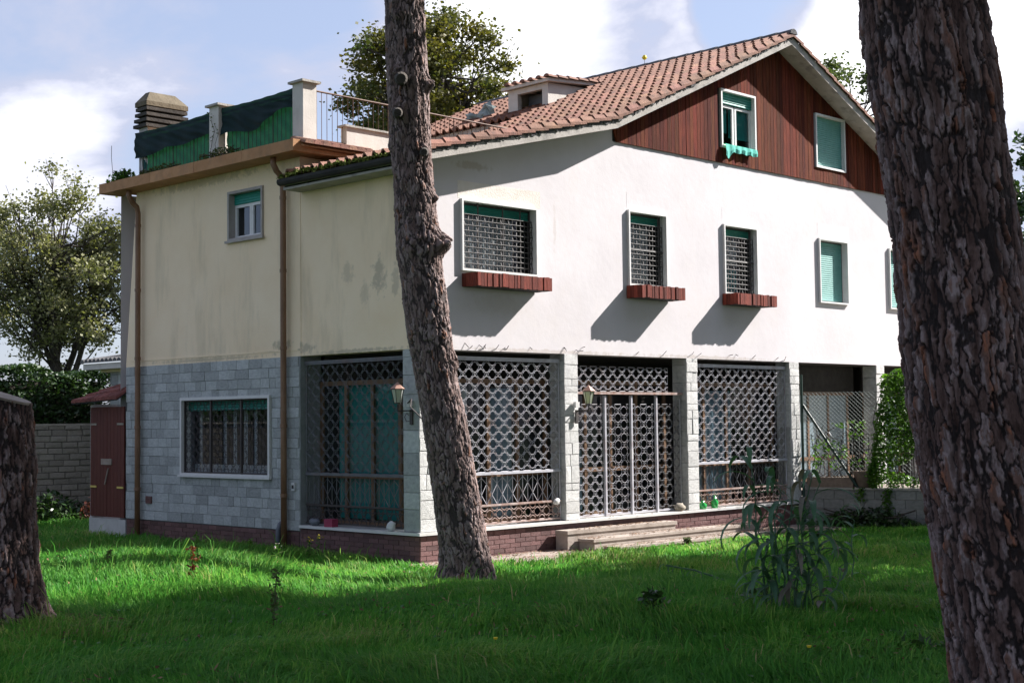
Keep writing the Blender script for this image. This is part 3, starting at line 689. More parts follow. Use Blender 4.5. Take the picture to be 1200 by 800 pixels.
# ---- brick plinth and raised veranda floor
def plinth():
    b = MB()
    b.box(.004, .3, 3.06, 8.76, -.3, .385); b.box(.006, 10.4, .004, 3.06, -.3, .44)
    b.box(.02, 10.6, .02, 9, -.3, .3)
    pb = b.build('plinth', M['mortar'], house)
    it = []
    def course(fc, u0, u1, z0, z1, n, pl):
        h = (z1-z0)/n
        for r in range(n):
            u = u0-(.125 if r % 2 else 0)
            while u < u1:
                a, c = max(u, u0), min(u+.25, u1); u += .25
                if c-a > .04: it.append((a+.003, c-.003, z0+r*h+.004, z0+(r+1)*h-.003, pl, random.uniform(.010, .016), fc))
    course('L', 3.1, 8.74, -.02, .385, 5, .004)
    course('L', .0, 3.06, -.02, .44, 6, .006)
    course('R', .0, 3.3, -.02, .44, 6, .004)
    course('R', 5.9, 10.4, -.02, .44, 6, .004)
    lay('brick', unit('brick', M['brick'], ins=.012), pb, it, 'L', jit=.002)
    b = MB(); b.box(-.055, .42, -.055, 3.05, .455, ZP); b.box(.42, 3.06, -.055, .42, .455, ZP); b.box(3.06, 10.72, -.055, .42, .455, ZP)
    b.build('veranda_sill', M['marble'], house)
    b = MB(); b.box(.42, 16, .42, 3.0, .40, ZP-.01); b.build('veranda_floor', M['interior_lt'], house)
plinth()

# ---- pillars
PX = [(0, .36), (3.39, 3.75), (6.85, 7.20), (10.34, 10.70), (13.80, 14.16)]
def pillars():
    rough = unit('stone_block', M['split'], ins=.02, bulge=.12)
    for i, (a, c) in enumerate(PX):
        y1 = .385 if i == 0 else .34
        b = MB(); b.box(a+.012, c-.006, .012, y1-.006, ZP+.001, ZS-.002); p = b.build('pillar', M['slate_joint'], house)
        it = []; z = ZP+.004
        while z < ZS-.03:
            h = min(random.choice([.12, .16, .2, .25, .3]), ZS-z); h = h if ZS-(z+h) > .06 else ZS-z
            if random.random() < .45:
                m = a+(c-a)*random.uniform(.35, .65); sp = [(a, m), (m, c)]
            else: sp = [(a, c)]
            for s in sp: it.append((s[0]+.003, s[1]-.003, z+.002, z+h-.002, .012, random.uniform(.015, .026), 'R'))
            z += h
        lay('stone_block', rough, p, it, 'R', jit=.002)
        it = []; z = ZP+.004
        while z < ZS-.03:
            h = min(random.uniform(.26, .36), ZS-z); h = h if ZS-(z+h) > .1 else ZS-z
            it.append((.002, y1-.004, z+.002, z+h-.002, a+.012, .014, 'L')); z += h
        lay('stone_tile', UNIT['stone_tile'], p, it, 'L', jit=.001)
    # little stone return left of the left bay and lantern pilaster
pillars()

# ---- veranda grilles
def bay_grille(fc, u0, u1, iron, bar_top=3.285):
    T = TL if fc == 'L' else TR; y = .11
    b = MB(); rings(b, u0+.02, u1-.02, 1.40, 3.25, y, T, dx=.272, dz=.245)
    b.build('ring_grille', iron, house)
    b = MB()
    for z, r in ((bar_top, .022), (1.375, .022), (3.255, .012)):
        b.prism([T((u0, y-.03, z-r)), T((u1, y-.03, z-r)), T((u1, y+.02, z-r)), T((u0, y+.02, z-r))], (0, 0, 2*r))
    for u in (u0+.012, u1-.012): b.tube([T((u, y, ZP)), T((u, y, 3.28))], .014, 4)
    b.build('grille_bar', iron, house)
    # balustrade: spindles with crossed lozenges behind, lower ring band
    b = MB(); n = int((u1-u0)/.125)
    for k in range(n+1):
        u = u0+.03+(u1-u0-.06)*k/n
        b.tube([T((u, y+.05, .82)), T((u, y+.05, 1.33))], .008, 4, cap=False)
        if k % 2 == 0 and k < n-1:
            v = u0+.03+(u1-u0-.06)*(k+1)/n; v2 = u0+.03+(u1-u0-.06)*(k+2)/n
            b.tube([T((u, y+.05, .86)), T((v, y+.05, 1.02)), T((u, y+.05, 1.20)), T((v, y+.045, 1.30))], .007, 3, cap=False)
            b.tube([T((v2, y+.05, .86)), T((v, y+.05, 1.02)), T((v2, y+.05, 1.20)), T((v, y+.045, 1.30))], .007, 3, cap=False)
    b.build('balustrade', M['iron_sh'] if u0 > 7 else iron, house)
    b = MB()
    b.prism([T((u0, y-.02, .835)), T((u1, y-.02, .835)), T((u1, y+.02, .835)), T((u0, y+.02, .835))], (0, 0, .03))
    b.prism([T((u0, y-.02, .535)), T((u1, y-.02, .535)), T((u1, y+.02, .535)), T((u0, y+.02, .535))], (0, 0, .02))
    rings(b, u0+.02, u1-.02, .56, .83, y, T, dx=.22, dz=.27, R=.075, r=.009, seg=8)
    b.build('lower_grille', M['iron_rust'] if fc == 'R' else M['iron_dk'], house)
bay_grille('L', .40, 3.05, M['iron_sh'])  # side away from the sun: its shade is put into the iron colour
bay_grille('R', .37, 3.38, M['iron_wh'])
bay_grille('R', 7.21, 10.33, M['iron_wh'])

def gate():
    y = .13
    x0, x1 = 3.76, 6.84
    b = MB(); rings(b, x0+.02, x1-.40, 2.76, 3.20, y, TR); b.build('ring_grille', M['iron_wh'], house)
    b = MB(); b.box(x0-.1, x1-.02, y-.06, y, 2.70, 2.745); b.build('grille_bar', M['iron_rust'], house)
    for k, (a, c) in enumerate(((x0+.02, 4.60), (4.60, 5.34), (5.34, 6.07), (6.07, 6.83))):
        leaf = MB(); rings(leaf, a+.04, c-.03, .56, 2.52, y, TR)
        o = leaf.build('gate_leaf', M['iron_wh'] if k < 3 else M['iron_sh'], house)  # receding last leaf: shade put into its darker colour
        f = MB(); f.tube([(a+.03, y, .52), (a+.03, y, 2.62)], .008, 4); f.tube([(c-.03, y, .52), (c-.03, y, 2.62)], .008, 4); f.box(a+.03, c-.03, y-.012, y+.012, .525, .55)
        f.build('gate_frame', M['iron_wh'], o)
    for x in (4.60, 5.34, 6.07):
        f = MB(); f.box(x-.02, x+.02, y-.03, y+.02, .51, 2.68); o = f.build('gate_post', M['iron_wh'], house)
        if abs(x-5.34) < .01:
            f = MB(); f.box(x-.07, x-.03, y-.075, y-.035, 1.52, 1.70); f.build('lock_box', M['dirty_wh'], o)
gate()

# ---- glazing behind the grilles
def glazing():
    def bay(fc, u0, u1, mull, yd, z0=.5, panes='glass', trans=2.95):
        T = TL if fc == 'L' else TR
        b = MB()
        for m in mull: b.prism([T((m-.035, yd, z0)), T((m+.035, yd, z0)), T((m+.035, yd+.05, z0)), T((m-.035, yd+.05, z0))], (0, 0, trans-z0))
        for z in (z0, 1.30, trans-.07):
            b.prism([T((u0, yd-.006, z)), T((u1, yd-.006, z)), T((u1, yd+.056, z)), T((u0, yd+.056, z))], (0, 0, .08))
        o = b.build('glazed_screen', M['woodframe'], house)
        for a, c in zip(mull[:-1], mull[1:]):
            g = MB(); g.poly([T((a+.036, yd+.02, z0+.08)), T((c-.036, yd+.02, z0+.08)), T((c-.036, yd+.02, trans-.07)), T((a+.036, yd+.02, trans-.07))]); g.build('pane', M[panes], o)
        return o
    bay('L', .42, 3.05, [.45, .95, 1.65, 2.35, 3.02], .42)
    bay('R', .42, 3.38, [.5, 1.2, 1.95, 2.65, 3.35], .42)
    bay('R', 3.76, 6.84, [3.8, 4.5, 5.2, 5.95, 6.8], .50)
    bay('R', 7.21, 10.33, [7.25, 7.95, 8.7, 9.45, 10.3], .42)
    bay('R', 10.71, 13.79, [11.15, 11.95, 12.75, 13.55], .60, .85, 'glass_fr', 2.80)
    bay('R', 14.17, 16.1, [14.3, 15.0, 15.8], .60, .85, 'glass_fr', 2.80)
    curtain(.98, 2.62, .62, 2.88, .50, .012, .4, TL).build('curtain', M['gcurtain'], house, smooth=True)
    curtain(1.25, 1.62, .62, 2.8, .60, .02, .2).build('curtain', M['curtain'], house, smooth=True)
    curtain(8.0, 8.9, .62, 2.8, .50, .02, .3).build('curtain', M['reflcurt'], house, smooth=True)  # these blue curtains are tinted to imitate reflection on the glass
    curtain(7.3, 7.9, .62, 2.8, .50, .02, .3).build('curtain', M['reflcurt'], house, smooth=True)
    curtain(2.0, 2.6, .62, 2.8, .50, .02, .3).build('curtain', M['reflcurt'], house, smooth=True)
    curtain(3.9, 4.45, .62, 1.7, .58, .02, .3).build('curtain', M['reflcurt'], house, smooth=True)
    # room shell
    b = MB()
    b.poly([(.46, 3.0, .45), (16, 3.0, .45), (16, 3.0, 3.41), (.46, 3.0, 3.41)])
    b.poly([(16, .4, .45), (16, 3, .45), (16, 3, 3.41), (16, .4, 3.41)])
    b.poly([(.30, .36, 3.41), (16.1, .36, 3.41), (16.1, 3.0, 3.41), (.30, 3.0, 3.41)])
    b.poly([(3.6, .7, .45), (3.6, 3, .45), (3.6, 3, 3.4), (3.6, .7, 3.4)]); b.poly([(10.5, .7, .45), (10.5, 3, .45), (10.5, 3, 3.4), (10.5, .7, 3.4)])
    b.poly([(10.4, .004, ZS-.012), (16.1, .004, ZS-.012), (16.1, .62, ZS-.012), (10.4, .62, ZS-.012)])
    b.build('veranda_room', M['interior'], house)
    b = MB(); b.box(10.71, 13.79, .58, .64, 2.805, 3.38); b.box(14.17, 16.1, .58, .64, 2.805, 3.38); b.build('transom_shade', M['gutter'], house)  # dark boxes standing in for the shade in the recess above the glazing
    # small wire ends left in the bottom edge of the plaster
    for k in range(24):
        x = random.uniform(.3, 10.4); b = MB(); l = random.uniform(.03, .09)
        b.tube([(x, 0, ZS+random.uniform(.03, .12)), (x+random.uniform(-.03, .03), -l, ZS+random.uniform(.03, .14))], .006, 4); b.build('wire_stub', M['iron_dk'], house)
glazing()

# ---- steps
def steps():
    s = MB()
    s.box(3.05, 6.05, -.35, -.058, .30, .36); s.box(3.07, 6.02, -.33, -.058, .0, .30)
    s.build('step', M['step'], house)
    s = MB(); s.box(3.30, 8.2, -.72, -.352, .17, .215); s.box(3.34, 8.15, -.70, -.352, -.05, .17); s.build('step', M['step'], house)
    s = MB(); s.box(3.55, 9.0, -1.10, -.722, .05, .09); s.box(3.6, 8.95, -1.08, -.722, -.1, .05); s.build('step', M['step'], house)
steps()

# ---- cornice, gutter, downpipes
def trims():
    ys = [2.62, 4.12, 5.65, 7.15, 8.62, 9.05]
    for a, c in zip(ys[:-1], ys[1:]):
        b = MB(); b.box(-.47, -.0, a+.004, c-.004, 6.87, 7.07); b.build('cornice_block', M['cornice'], house)
    b = MB(); b.box(-.0, 1.6, 2.63, 3.05, 6.875, 6.94); b.box(.0, 6.9, 2.95, 9.0, 6.93, 7.02); b.box(-.02, 1.7, 2.66, 2.90, 6.941, 7.075); b.box(-.1, .95, 2.90, 2.955, 6.942, 7.16); b.build('terrace_slab', M['cornice'], house)
    # gutter of the lower roof
    b = MB(); seg = 8
    prof = [(-.51, 6.41), (-.52, 6.36), (-.50, 6.32), (-.45, 6.30), (-.40, 6.32), (-.37, 6.36), (-.37, 6.41), (-.385, 6.41), (-.40, 6.34), (-.45, 6.32), (-.49, 6.34), (-.497, 6.41)]
    b.prism([(p[0], -.42, p[1]) for p in prof], (0, 3.45, 0)); b.build('gutter', M['gutter'], house)
    b = MB(); b.box(-.40, -.006, -.38, 3.0, 6.235, 6.298); b.build('eave_board', M['concrete'], house)
    def pipe(y, ztop, z0, x=-.11):
        b = MB(); pts = [(-.30, y+.02, ztop), (-.30, y+.02, ztop-.12), (-.24, y+.01, ztop-.24), (-.14, y, ztop-.33), (x, y, ztop-.45), (x, y, ztop-.6), (x, y, 3.6), (x+.0, y, 2.0), (x, y, z0)]
        b.tube(pts, .055, 10); o = b.build('downpipe', M['pipe'], house, smooth=True)
        for z in (ztop-.7, 4.9, 3.55, 2.2, 1.0):
            c = MB(); c.tube([(x, y, z-.03), (x, y, z+.03)], .064, 10); c.build('pipe_collar', M['pipe'], o)
    pipe(8.17, 6.88, -.05); pipe(3.40, 6.88, -.05)
    b = MB(); b.tube([(-.12, 3.55, -.1), (-.12, 3.55, .40), (-.08, 3.55, .50), (.0, 3.55, .54)], .045, 8); b.build('drain_pipe', M['pvc'], house, smooth=True)
    b = MB(); b.box(-.05, -.02, 3.18, 3.27, 1.08, 1.22); o = b.build('intercom', M['dirty_wh'], house); b = MB(); b.box(-.056, -.05, 3.20, 3.25, 1.12, 1.18); b.build('button', M['gutter'], o)
    b = MB(); b.box(-.045, -.02, 7.78, 7.98, .72, .86); o = b.build('air_vent', M['brick'], house)
    for k in range(4):
        b = MB(); b.box(-.05, -.045, 7.79, 7.97, .735+k*.03, .75+k*.03); b.build('louvre', M['brick'], o)
trims()

# ---- roof
def roof():
    b = MB()
    def slab(pts_lo, y0, y1, th=.165, tail=None):
        p = [(x, y0, z) for x, z in pts_lo] + [(x, y0, z+th) for x, z in pts_lo[::-1]]
        b.prism(p[::-1], (0, y1-y0, 0))
    lo = [(-.40, Brk(-.40)), (4.42, Brk(4.42))]; up = [(4.42, Brk(4.42)), (10.05, Brk(10.05))]; ri = [(10.05, Brk(10.05)), (XE, Brk(XE))]
    slab(lo, -OV, 2.95); slab(up, -OV, 4.2); slab([(6.9, Brk(6.9)), (10.05, Brk(10.05))], 4.2, 8.8); slab(ri, -OV, 8.8)
    ro = b.build('roof', M['rake'], house)
    # pit walls around the roof terrace
    w = MB()
    w.poly([(6.95, 4.2, 7.0), (6.95, 8.8, 7.0), (6.95, 8.8, Brk(6.95)), (6.95, 4.2, Brk(6.95))]); w.poly([(4.44, 4.2, 7), (6.95, 4.2, 7), (6.95, 4.2, Brk(6.95)), (4.44, 4.2, Brk(4.44))])
    w.poly([(4.44, 2.95, 7), (4.44, 4.2, 7), (4.44, 4.2, Brk(4.44)), (4.44, 2.95, Brk(4.44))]); w.poly([(2.2, 2.95, 6.9), (4.44, 2.95, 6.9), (4.44, 2.95, Brk(4.44)), (2.2, 2.95, Brk(2.2)+.1)])
    w.poly([(6.95, 8.78, 6.9), (16, 8.78, 6.9), (16, 8.78, Brk(16)), (10.05, 8.78, Brk(10.05)), (6.95, 8.78, Brk(6.95))])
    w.build('terrace_back_wall', M['post'], house)
    # dark mortar fillet under the verge tiles
    m = MB(); n = 60
    for pts, in ((lo,), (up,)):
        for i in range(n):
            xa = pts[0][0]+(pts[1][0]-pts[0][0])*i/n; xb = pts[0][0]+(pts[1][0]-pts[0][0])*(i+1)/n
            h = .165+random.uniform(.02, .055); d = random.uniform(-.002, .014)
            m.prism([(xa, -OV-.006-d, Brk(xa)+.165-random.uniform(.0, .08)), (xb, -OV-.006-d, Brk(xb)+.165-random.uniform(.0, .08)), (xb, -OV-.006-d, Brk(xb)+h), (xa, -OV-.006-d, Brk(xa)+h)], (0, .12, 0))
    m.build('verge_mortar', M['lichen'], ro)
    # tiles
    W, EX, Ln = .225, .335, .43
    prof = [(0, .018), (.05, .002), (.38, .002), (.47, .035), (.60, .078), (.78, .082), (.91, .042), (1.0, .012)]
    def tile_mesh(seed):
        r = random.Random(seed); t = MB(); k = len(prof)
        rows = []
        for x, dz in ((0, -.004), (Ln, .042)):
            rows.append([(x, (p[0]-.5)*W, p[1]+dz) for p in prof])
        front = [(Ln-.004, y, z-.034) for x, y, z in rows[1]]
        v = rows[0]+rows[1]+front
        f = [(i, k+i, k+i+1, i+1) for i in range(k-1)] + [(k+i, 2*k+i, 2*k+i+1, k+i+1) for i in range(k-1)]
        s = len(v); v += [(0, -.5*W, -.03), (Ln, -.5*W, .0), (0, .5*W, -.03), (Ln, .5*W, .0)]
        f += [(0, s, s+1, k), (k-1, 2*k-1, s+3, s+2)]
        t.raw(v, f); me = t.mesh('roof_tile', M['tile']); return me
    TM = [tile_mesh(i) for i in range(3)]
    allt = []
    def field(x_hi, x_lo, y0, y1, sgn=-1):
        z_hi, z_lo = Brk(x_hi)+.185, Brk(x_lo)+.185
        dx = abs(x_hi-x_lo); L_ = math.hypot(dx, z_hi-z_lo); th = math.atan2(z_hi-z_lo, dx)
        n = max(1, int(round(L_/EX))); ex = L_/n; m = max(1, int(round((y1-y0)/W))); w = (y1-y0)/m
        d = Vector((sgn*math.cos(th), 0, -math.sin(th))); e = Vector((0, -1 if sgn < 0 else 1, 0)); nrm = d.cross(e)
        for i in range(n):
            for j in range(m):
                s = i*ex-(Ln-ex)+random.uniform(-.006, .006)
                p = Vector((x_hi, y0+(j+.5)*w, z_hi)) + d*s
                R = Matrix((( d.x, e.x, nrm.x, p.x), (d.y, e.y, nrm.y, p.y), (d.z, e.z, nrm.z, p.z+random.uniform(-.003, .004)), (0, 0, 0, 1)))
                R = R @ Matrix.Rotation(random.uniform(-.012, .012), 4, 'Z') @ Matrix.Diagonal((1, w/W, 1, 1))
                allt.append(((p-Vector(CAM)).length + (8 if p.y > 4.6 else 0) + (14 if (p.x < 4.4 and p.y > .1) else 0), R))
    field(4.42, -.46, -OV-.05, 2.95); field(10.0, 4.42, -OV-.05, 4.2); field(10.0, 6.82, 4.2, 8.85)
    ax = len(allt); 
    allt.sort(key=lambda t: t[0])
    for k, (dd, R) in enumerate(allt[:300]):
        o = link('roof_tile', TM[k % 3], ro); o.matrix_local = R
    rest = allt[300:]
    more = []; sv = allt; allt2 = []
    # a double row at the far verge of the other slope
    V = []; F = []; off = 0
    base = np.array([v.co[:] for v in TM[0].vertices]); bf = [tuple(p.vertices) for p in TM[0].polygons]
    t = MB()
    for dd, R in rest:
        A = np.array(R); q = base @ A[:3, :3].T + A[:3, 3]; t.raw(q.tolist(), bf)
    allt.clear(); field(10.1, XE, -OV-.05, .2, 1)
    for dd, R in allt:
        A = np.array(R); q = base @ A[:3, :3].T + A[:3, 3]; t.raw(q.tolist(), bf)
    t.build('roof_tile', M['tile_old'], ro, kind='stuff')
    # ridge caps
    y = -OV-.06
    while y < 8.7:
        b = MB(); pts = []
        L_ = .42
        for yy, rr in ((y, .115), (y+L_, .10)):
            for k in range(7):
                a = math.pi*k/6; pts.append((10.05+math.cos(a)*rr*1.1, yy, Brk(10.05)+.21+math.sin(a)*rr*.95))
        b.raw(pts, [(i, i+1, 8+i, 7+i) for i in range(6)] + [(0, 1, 2, 3, 4, 5, 6)])
        b.build('ridge_cap', M['lichen'], ro); y += .39
    # dormer
    d = MB()
    x0, ya, yb, zt = 7.29, 3.93, 5.13, 9.50
    za = Brk(x0)+.15
    o_y0, o_y1, o_z1 = 4.12, 4.72+.0, 9.40
    d.box(x0, x0+.12, ya, 4.10, za-.1, zt); d.box(x0, x0+.12, 4.84, yb, za-.1, zt); d.box(x0+.001, x0+.12, 4.10, 4.84, 9.38, zt-.001)
    d.prism([(x0+.12, ya, za-.1), (x0+2.0, ya, za+.8), (x0+2.0, ya, zt+.1), (x0+.12, ya, zt)], (0, .1, 0)); d.prism([(x0+.12, yb-.1, za-.1), (x0+2.0, yb-.1, za+.8), (x0+2.0, yb-.1, zt+.1), (x0+.12, yb-.1, zt)], (0, .1, 0))
    dr = d.build('dormer', M['post'], house)
    d = MB(); d.prism([(x0-.10, ya-.12, zt), (x0-.10, yb+.12, zt), (x0+1.9, yb+.12, zt+.16), (x0+1.9, ya-.12, zt+.16)], (0, 0, .07)); d.build('dormer_roof', M['post'], dr)
    d = MB(); d.box(x0+.35, x0+.38, 4.10, 4.84, za-.1, 9.38); d.build('dormer_shutter', M['pvc'], dr)
    for k in range(6):
        t = MB(); yy = ya-.1+k*.24
        for sx in range(6):
            xs = x0-.16+sx*.33
            ps = []
            for xx, rr, lift in ((xs, .085, .02), (xs+.36, .07, .0)):
                for a in range(6):
                    an = math.pi*a/5; ps.append((xx, yy+math.cos(an)*rr, zt+.075+(xx-x0)*.08+math.sin(an)*rr*.8+lift))
            t.raw(ps, [(i, i+1, 7+i, 6+i) for i in range(5)] + [(0, 1, 2, 3, 4, 5)])
        t.build('dormer_tile_row', M['tile_old'], dr)
roof()

# ---- terrace: posts, railing, green screens, chimney, tiled coping, parapet
def terrace():
    for (y0, y1) in ((2.80, 3.10), (5.36, 5.66)):
        b = MB(); b.box(-.12, .17, y0, y1, 7.07, 8.13); o = b.build('terrace_post', M['post'], house)
        b = MB(); b.box(-.18, .23, y0-.06, y1+.06, 8.13, 8.17); b.build('post_cap', M['concrete'], o)
    def panel(y0, y1):
        b = MB()
        b.box(.0, .03, y0, y1, 8.02, 8.05); b.box(.0, .03, y0, y1, 7.16, 7.18)
        n = int((y1-y0)/.12)
        for k in range(n+1):
            y = y0+(y1-y0)*k/n; b.tube([(.015, y, 7.08 if k % 6 == 0 else 7.17), (.015, y, 8.03)], .012 if k % 6 == 0 else .006, 4, cap=False)
        b.build('railing', M['iron_dk'], house)
    panel(3.10, 5.36); panel(5.66, 8.3)
    # side railing running back over the roof
    b = MB(); b.tube([(.17, 2.95, 8.05), (5.1, 2.95, 8.03)], .018, 5); b.tube([(.17, 2.95, 7.2), (1.1, 2.95, 7.2)], .01, 4)
    x = .28
    k = 0
    while x < 5.0:
        b.tube([(x, 2.95, 7.18 if x < .9 else (7.55 if x < 2.4 else 7.0)), (x, 2.95, 8.04)], .013 if k % 7 == 0 else .007, 4, cap=False); x += .118; k += 1
    b.build('railing', M['rail'], house)
    b = MB(); b.box(.92, 2.35, 2.90, 3.06, 6.98, 7.50); b.build('parapet', M['post'], house)
    b = MB(); b.box(.86, 2.4, 2.86, 3.10, 7.50, 7.535); b.build('parapet_cap', M['concrete'], house)
    # tiled coping strip
    b = MB(); b.prism([(-.30, 2.55, 6.95), (1.2, 2.55, 6.95), (1.2, 2.92, 7.07), (-.30, 2.92, 7.07)], (0, 0, .03)); cp = b.build('coping', M['cornice'], house)
    for k in range(8):
        t = MB(); xx = -.22+k*.19; ps = []
        for yy, rr, z in ((2.48, .10, 7.0), (2.92, .085, 7.12)):
            for a in range(7):
                an = math.pi*a/6; ps.append((xx+math.cos(an)*rr, yy, z+math.sin(an)*rr*.8))
        t.raw(ps, [(i, i+1, 8+i, 7+i) for i in range(6)] + [(0, 1, 2, 3, 4, 5, 6)])
        t.build('coping_tile', M['tile'], cp)
    # chimney
    b = MB(); b.box(.06, .90, 8.10, 8.42, 6.95, 8.20); ch = b.build('chimney', M['white_up'], house)
    for k in range(4):
        z = 8.17+k*.115; e = .05+.012*(3-k)
        b = MB(); b.prism([(.06-e, 8.10-e, z), (.90+e, 8.10-e, z), (.90+e, 8.42+e, z), (.06-e, 8.42+e, z)], (0, 0, .065)); b.build('louvre', M['cap_dark'], ch)
    b = MB(); b.box(.12, .84, 8.16, 8.36, 8.20, 8.60); b.build('flue', M['gutter'], ch)
    b = MB(); z = 8.60; e = .06; q = .16
    v = [(.06-e, 8.10-e, z), (.90+e, 8.10-e, z), (.90+e, 8.42+e, z), (.06-e, 8.42+e, z), (.06-e, 8.10-e, z+.09), (.90+e, 8.10-e, z+.09), (.90+e, 8.42+e, z+.09), (.06-e, 8.42+e, z+.09),
         (.06+q*.6, 8.10+q*.5, z+.30), (.90-q, 8.10+q*.5, z+.30), (.90-q, 8.42-q*.5, z+.30), (.06+q*.6, 8.42-q*.5, z+.30)]
    b.raw(v, [(3, 2, 1, 0), (0, 1, 5, 4), (1, 2, 6, 5), (2, 3, 7, 6), (3, 0, 4, 7), (4, 5, 9, 8), (5, 6, 10, 9), (6, 7, 11, 10), (7, 4, 8, 11), (8, 9, 10, 11)])
    b.build('chimney_cap', M['cap'], ch)
terrace()

def screens():
    def sheet(name, y0, y1, ztop, zbot, x, m, label, seed, nz=14, wav=.03):
        r = random.Random(seed); b = MB(); ny = 40; rows = []
        for j in range(nz+1):
            row = []
            for i in range(ny+1):
                u = i/ny; y = y0+(y1-y0)*u; zt = ztop(u); zb = zbot(u); z = zt+(zb-zt)*j/nz
                xx = x-wav*(.4+math.sin(u*23+seed)*.5+math.sin(u*9+j*.5+seed)*.6)*(.25+j/nz)-.01*math.sin(j*1.3+u*40)
                row.append((xx, y, z))
            rows.append(row)
        for j in range(nz):
            for i in range(ny): b.poly([rows[j][i], rows[j][i+1], rows[j+1][i+1], rows[j+1][i]])
        o = b.build(name, m, smooth=True); tag(o, label, 'netting', 'green netting on the terrace railing')
    sheet('green_screen', 3.12, 5.34, lambda u: 8.02, lambda u: 7.19, .06, M['cloth2'], 'mid green screen behind the bars of the railing section nearest the viewer', 2, wav=.012)
    sheet('green_screen', 5.68, 8.28, lambda u: 8.0, lambda u: 7.19, .06, M['cloth2'], 'mid green screen behind the bars of the railing section by the chimney', 4, wav=.012)
    sheet('dark_net', 3.11, 5.50, lambda u: 8.10-.03*math.sin(u*math.pi), lambda u: 7.72 if u < .02 else (7.52-.22*u*u if False else 7.74-.25*u+.08*math.sin(u*9)), -.035, M['cloth'], 'dark green shade net folded over the railing between the two white posts', 5)
    sheet('dark_net', 5.70, 8.42, lambda u: 8.07-.03*math.sin(u*math.pi), lambda u: 7.66-.12*u+.02*math.sin(u*14), -.035, M['cloth'], 'dark green shade net folded over the railing beside the chimney', 8)
screens()

# ---- crumpled sheet on far roof
def crumple():
    b = MB(); n = 9; c = Vector((7.55, 6.35, Brk(7.55)+.30)); rows = []
    r = random.Random(5)
    for i in range(n):
        row = []
        for j in range(n):
            u, v = i/(n-1)-.5, j/(n-1)-.5
            row.append((c.x+v*.25+r.uniform(-.05, .05), c.y-u*.9+r.uniform(-.04, .04), c.z+v*.42+u*.14+r.uniform(-.06, .06)+.1*math.sin(u*9)))
        rows.append(row)
    for i in range(n-1):
        for j in range(n-1): b.poly([rows[i][j], rows[i+1][j], rows[i+1][j+1], rows[i][j+1]])
    tag(b.build('plastic_sheet', M['plastic']), 'crumpled grey green sheet caught on the far roof behind the railing', 'sheet')
crumple()

# ---- wall lanterns
def lantern(fc, u, z, label, rod=False):
    L_ = empty('wall_lantern', label, 'lamp', (0, 0, 0), group='wall lanterns on the veranda pillars')
    T = (lambda p: (p[0], p[1], p[2]))
    if fc == 'L': loc = (-.002, u, z); rz = math.pi/2*-1
    else: loc = (u, -.03, z); rz = 0
    # local frame: wall plane at y=0, lamp sticks out toward -y, arm bends toward +x
    L_.location = loc; L_.rotation_euler = (0, 0, rz)
    b = MB(); b.box(-.03, .03, -.03, .0, -.22, .02); b.build('wall_plate', M['iron_dk'], L_)
    b = MB(); b.tube([(0, -.03, .0), (0, -.30, .0)], .012, 6); b.tube([(0, -.06, -.16), (0, -.12, -.17), (0, -.16, -.1), (0, -.12, -.04), (0, -.07, -.07)], .006, 5); b.tube([(0, -.30, 0), (0, -.30, .10)], .012, 6)
    b.build('arm', M['iron_dk'], L_)
    b = MB(); n = 6
    def hexr(r, z): return [(r*math.cos(2*math.pi*k/n), -.30+r*math.sin(2*math.pi*k/n), z) for k in range(n)]
    lo, hi = hexr(.055, .12), hexr(.10, .34)
    b.raw(lo+hi, [(k, (k+1) % n, n+(k+1) % n, n+k) for k in range(n)] + [tuple(range(n))]); b.build('lamp_glass', M['lampglass'], L_)
    b = MB()
    for k in range(n): b.tube([lo[k], hi[k]], .007, 4)
    b.tube(lo, .008, 4, close=True); b.tube(hi, .008, 4, close=True); b.build('lamp_cage', M['iron_dk'], L_)
    b = MB(); b.raw(hexr(.125, .345)+hexr(.04, .42)+[(0, -.30, .45)], [(k, (k+1) % n, n+(k+1) % n, n+k) for k in range(n)] + [(n+k, n+(k+1) % n, 2*n) for k in range(n)] + [tuple(range(n))[::-1]])
    b.build('lamp_hood', M['copper'], L_)
    b = MB(); b.box(-.07, .03, -.06, .0, .06, .16); b.build('junction_box', M['dirty_wh'], L_)
    if rod:
        b = MB(); b.tube([(-.05, -.05, .12), (.12, -.12, .18), (.3, -.3, .05), (.9, -.35, -.32)], .012, 5); b.build('cable_stub', M['iron_dk'], L_)
lantern('L', .16, 2.42, 'copper hooded wall lantern on the grey corner pillar beside the leaning pine', True)
lantern('R', 3.66, 2.40, 'copper hooded wall lantern on the sunlit rough stone pillar beside the gate')

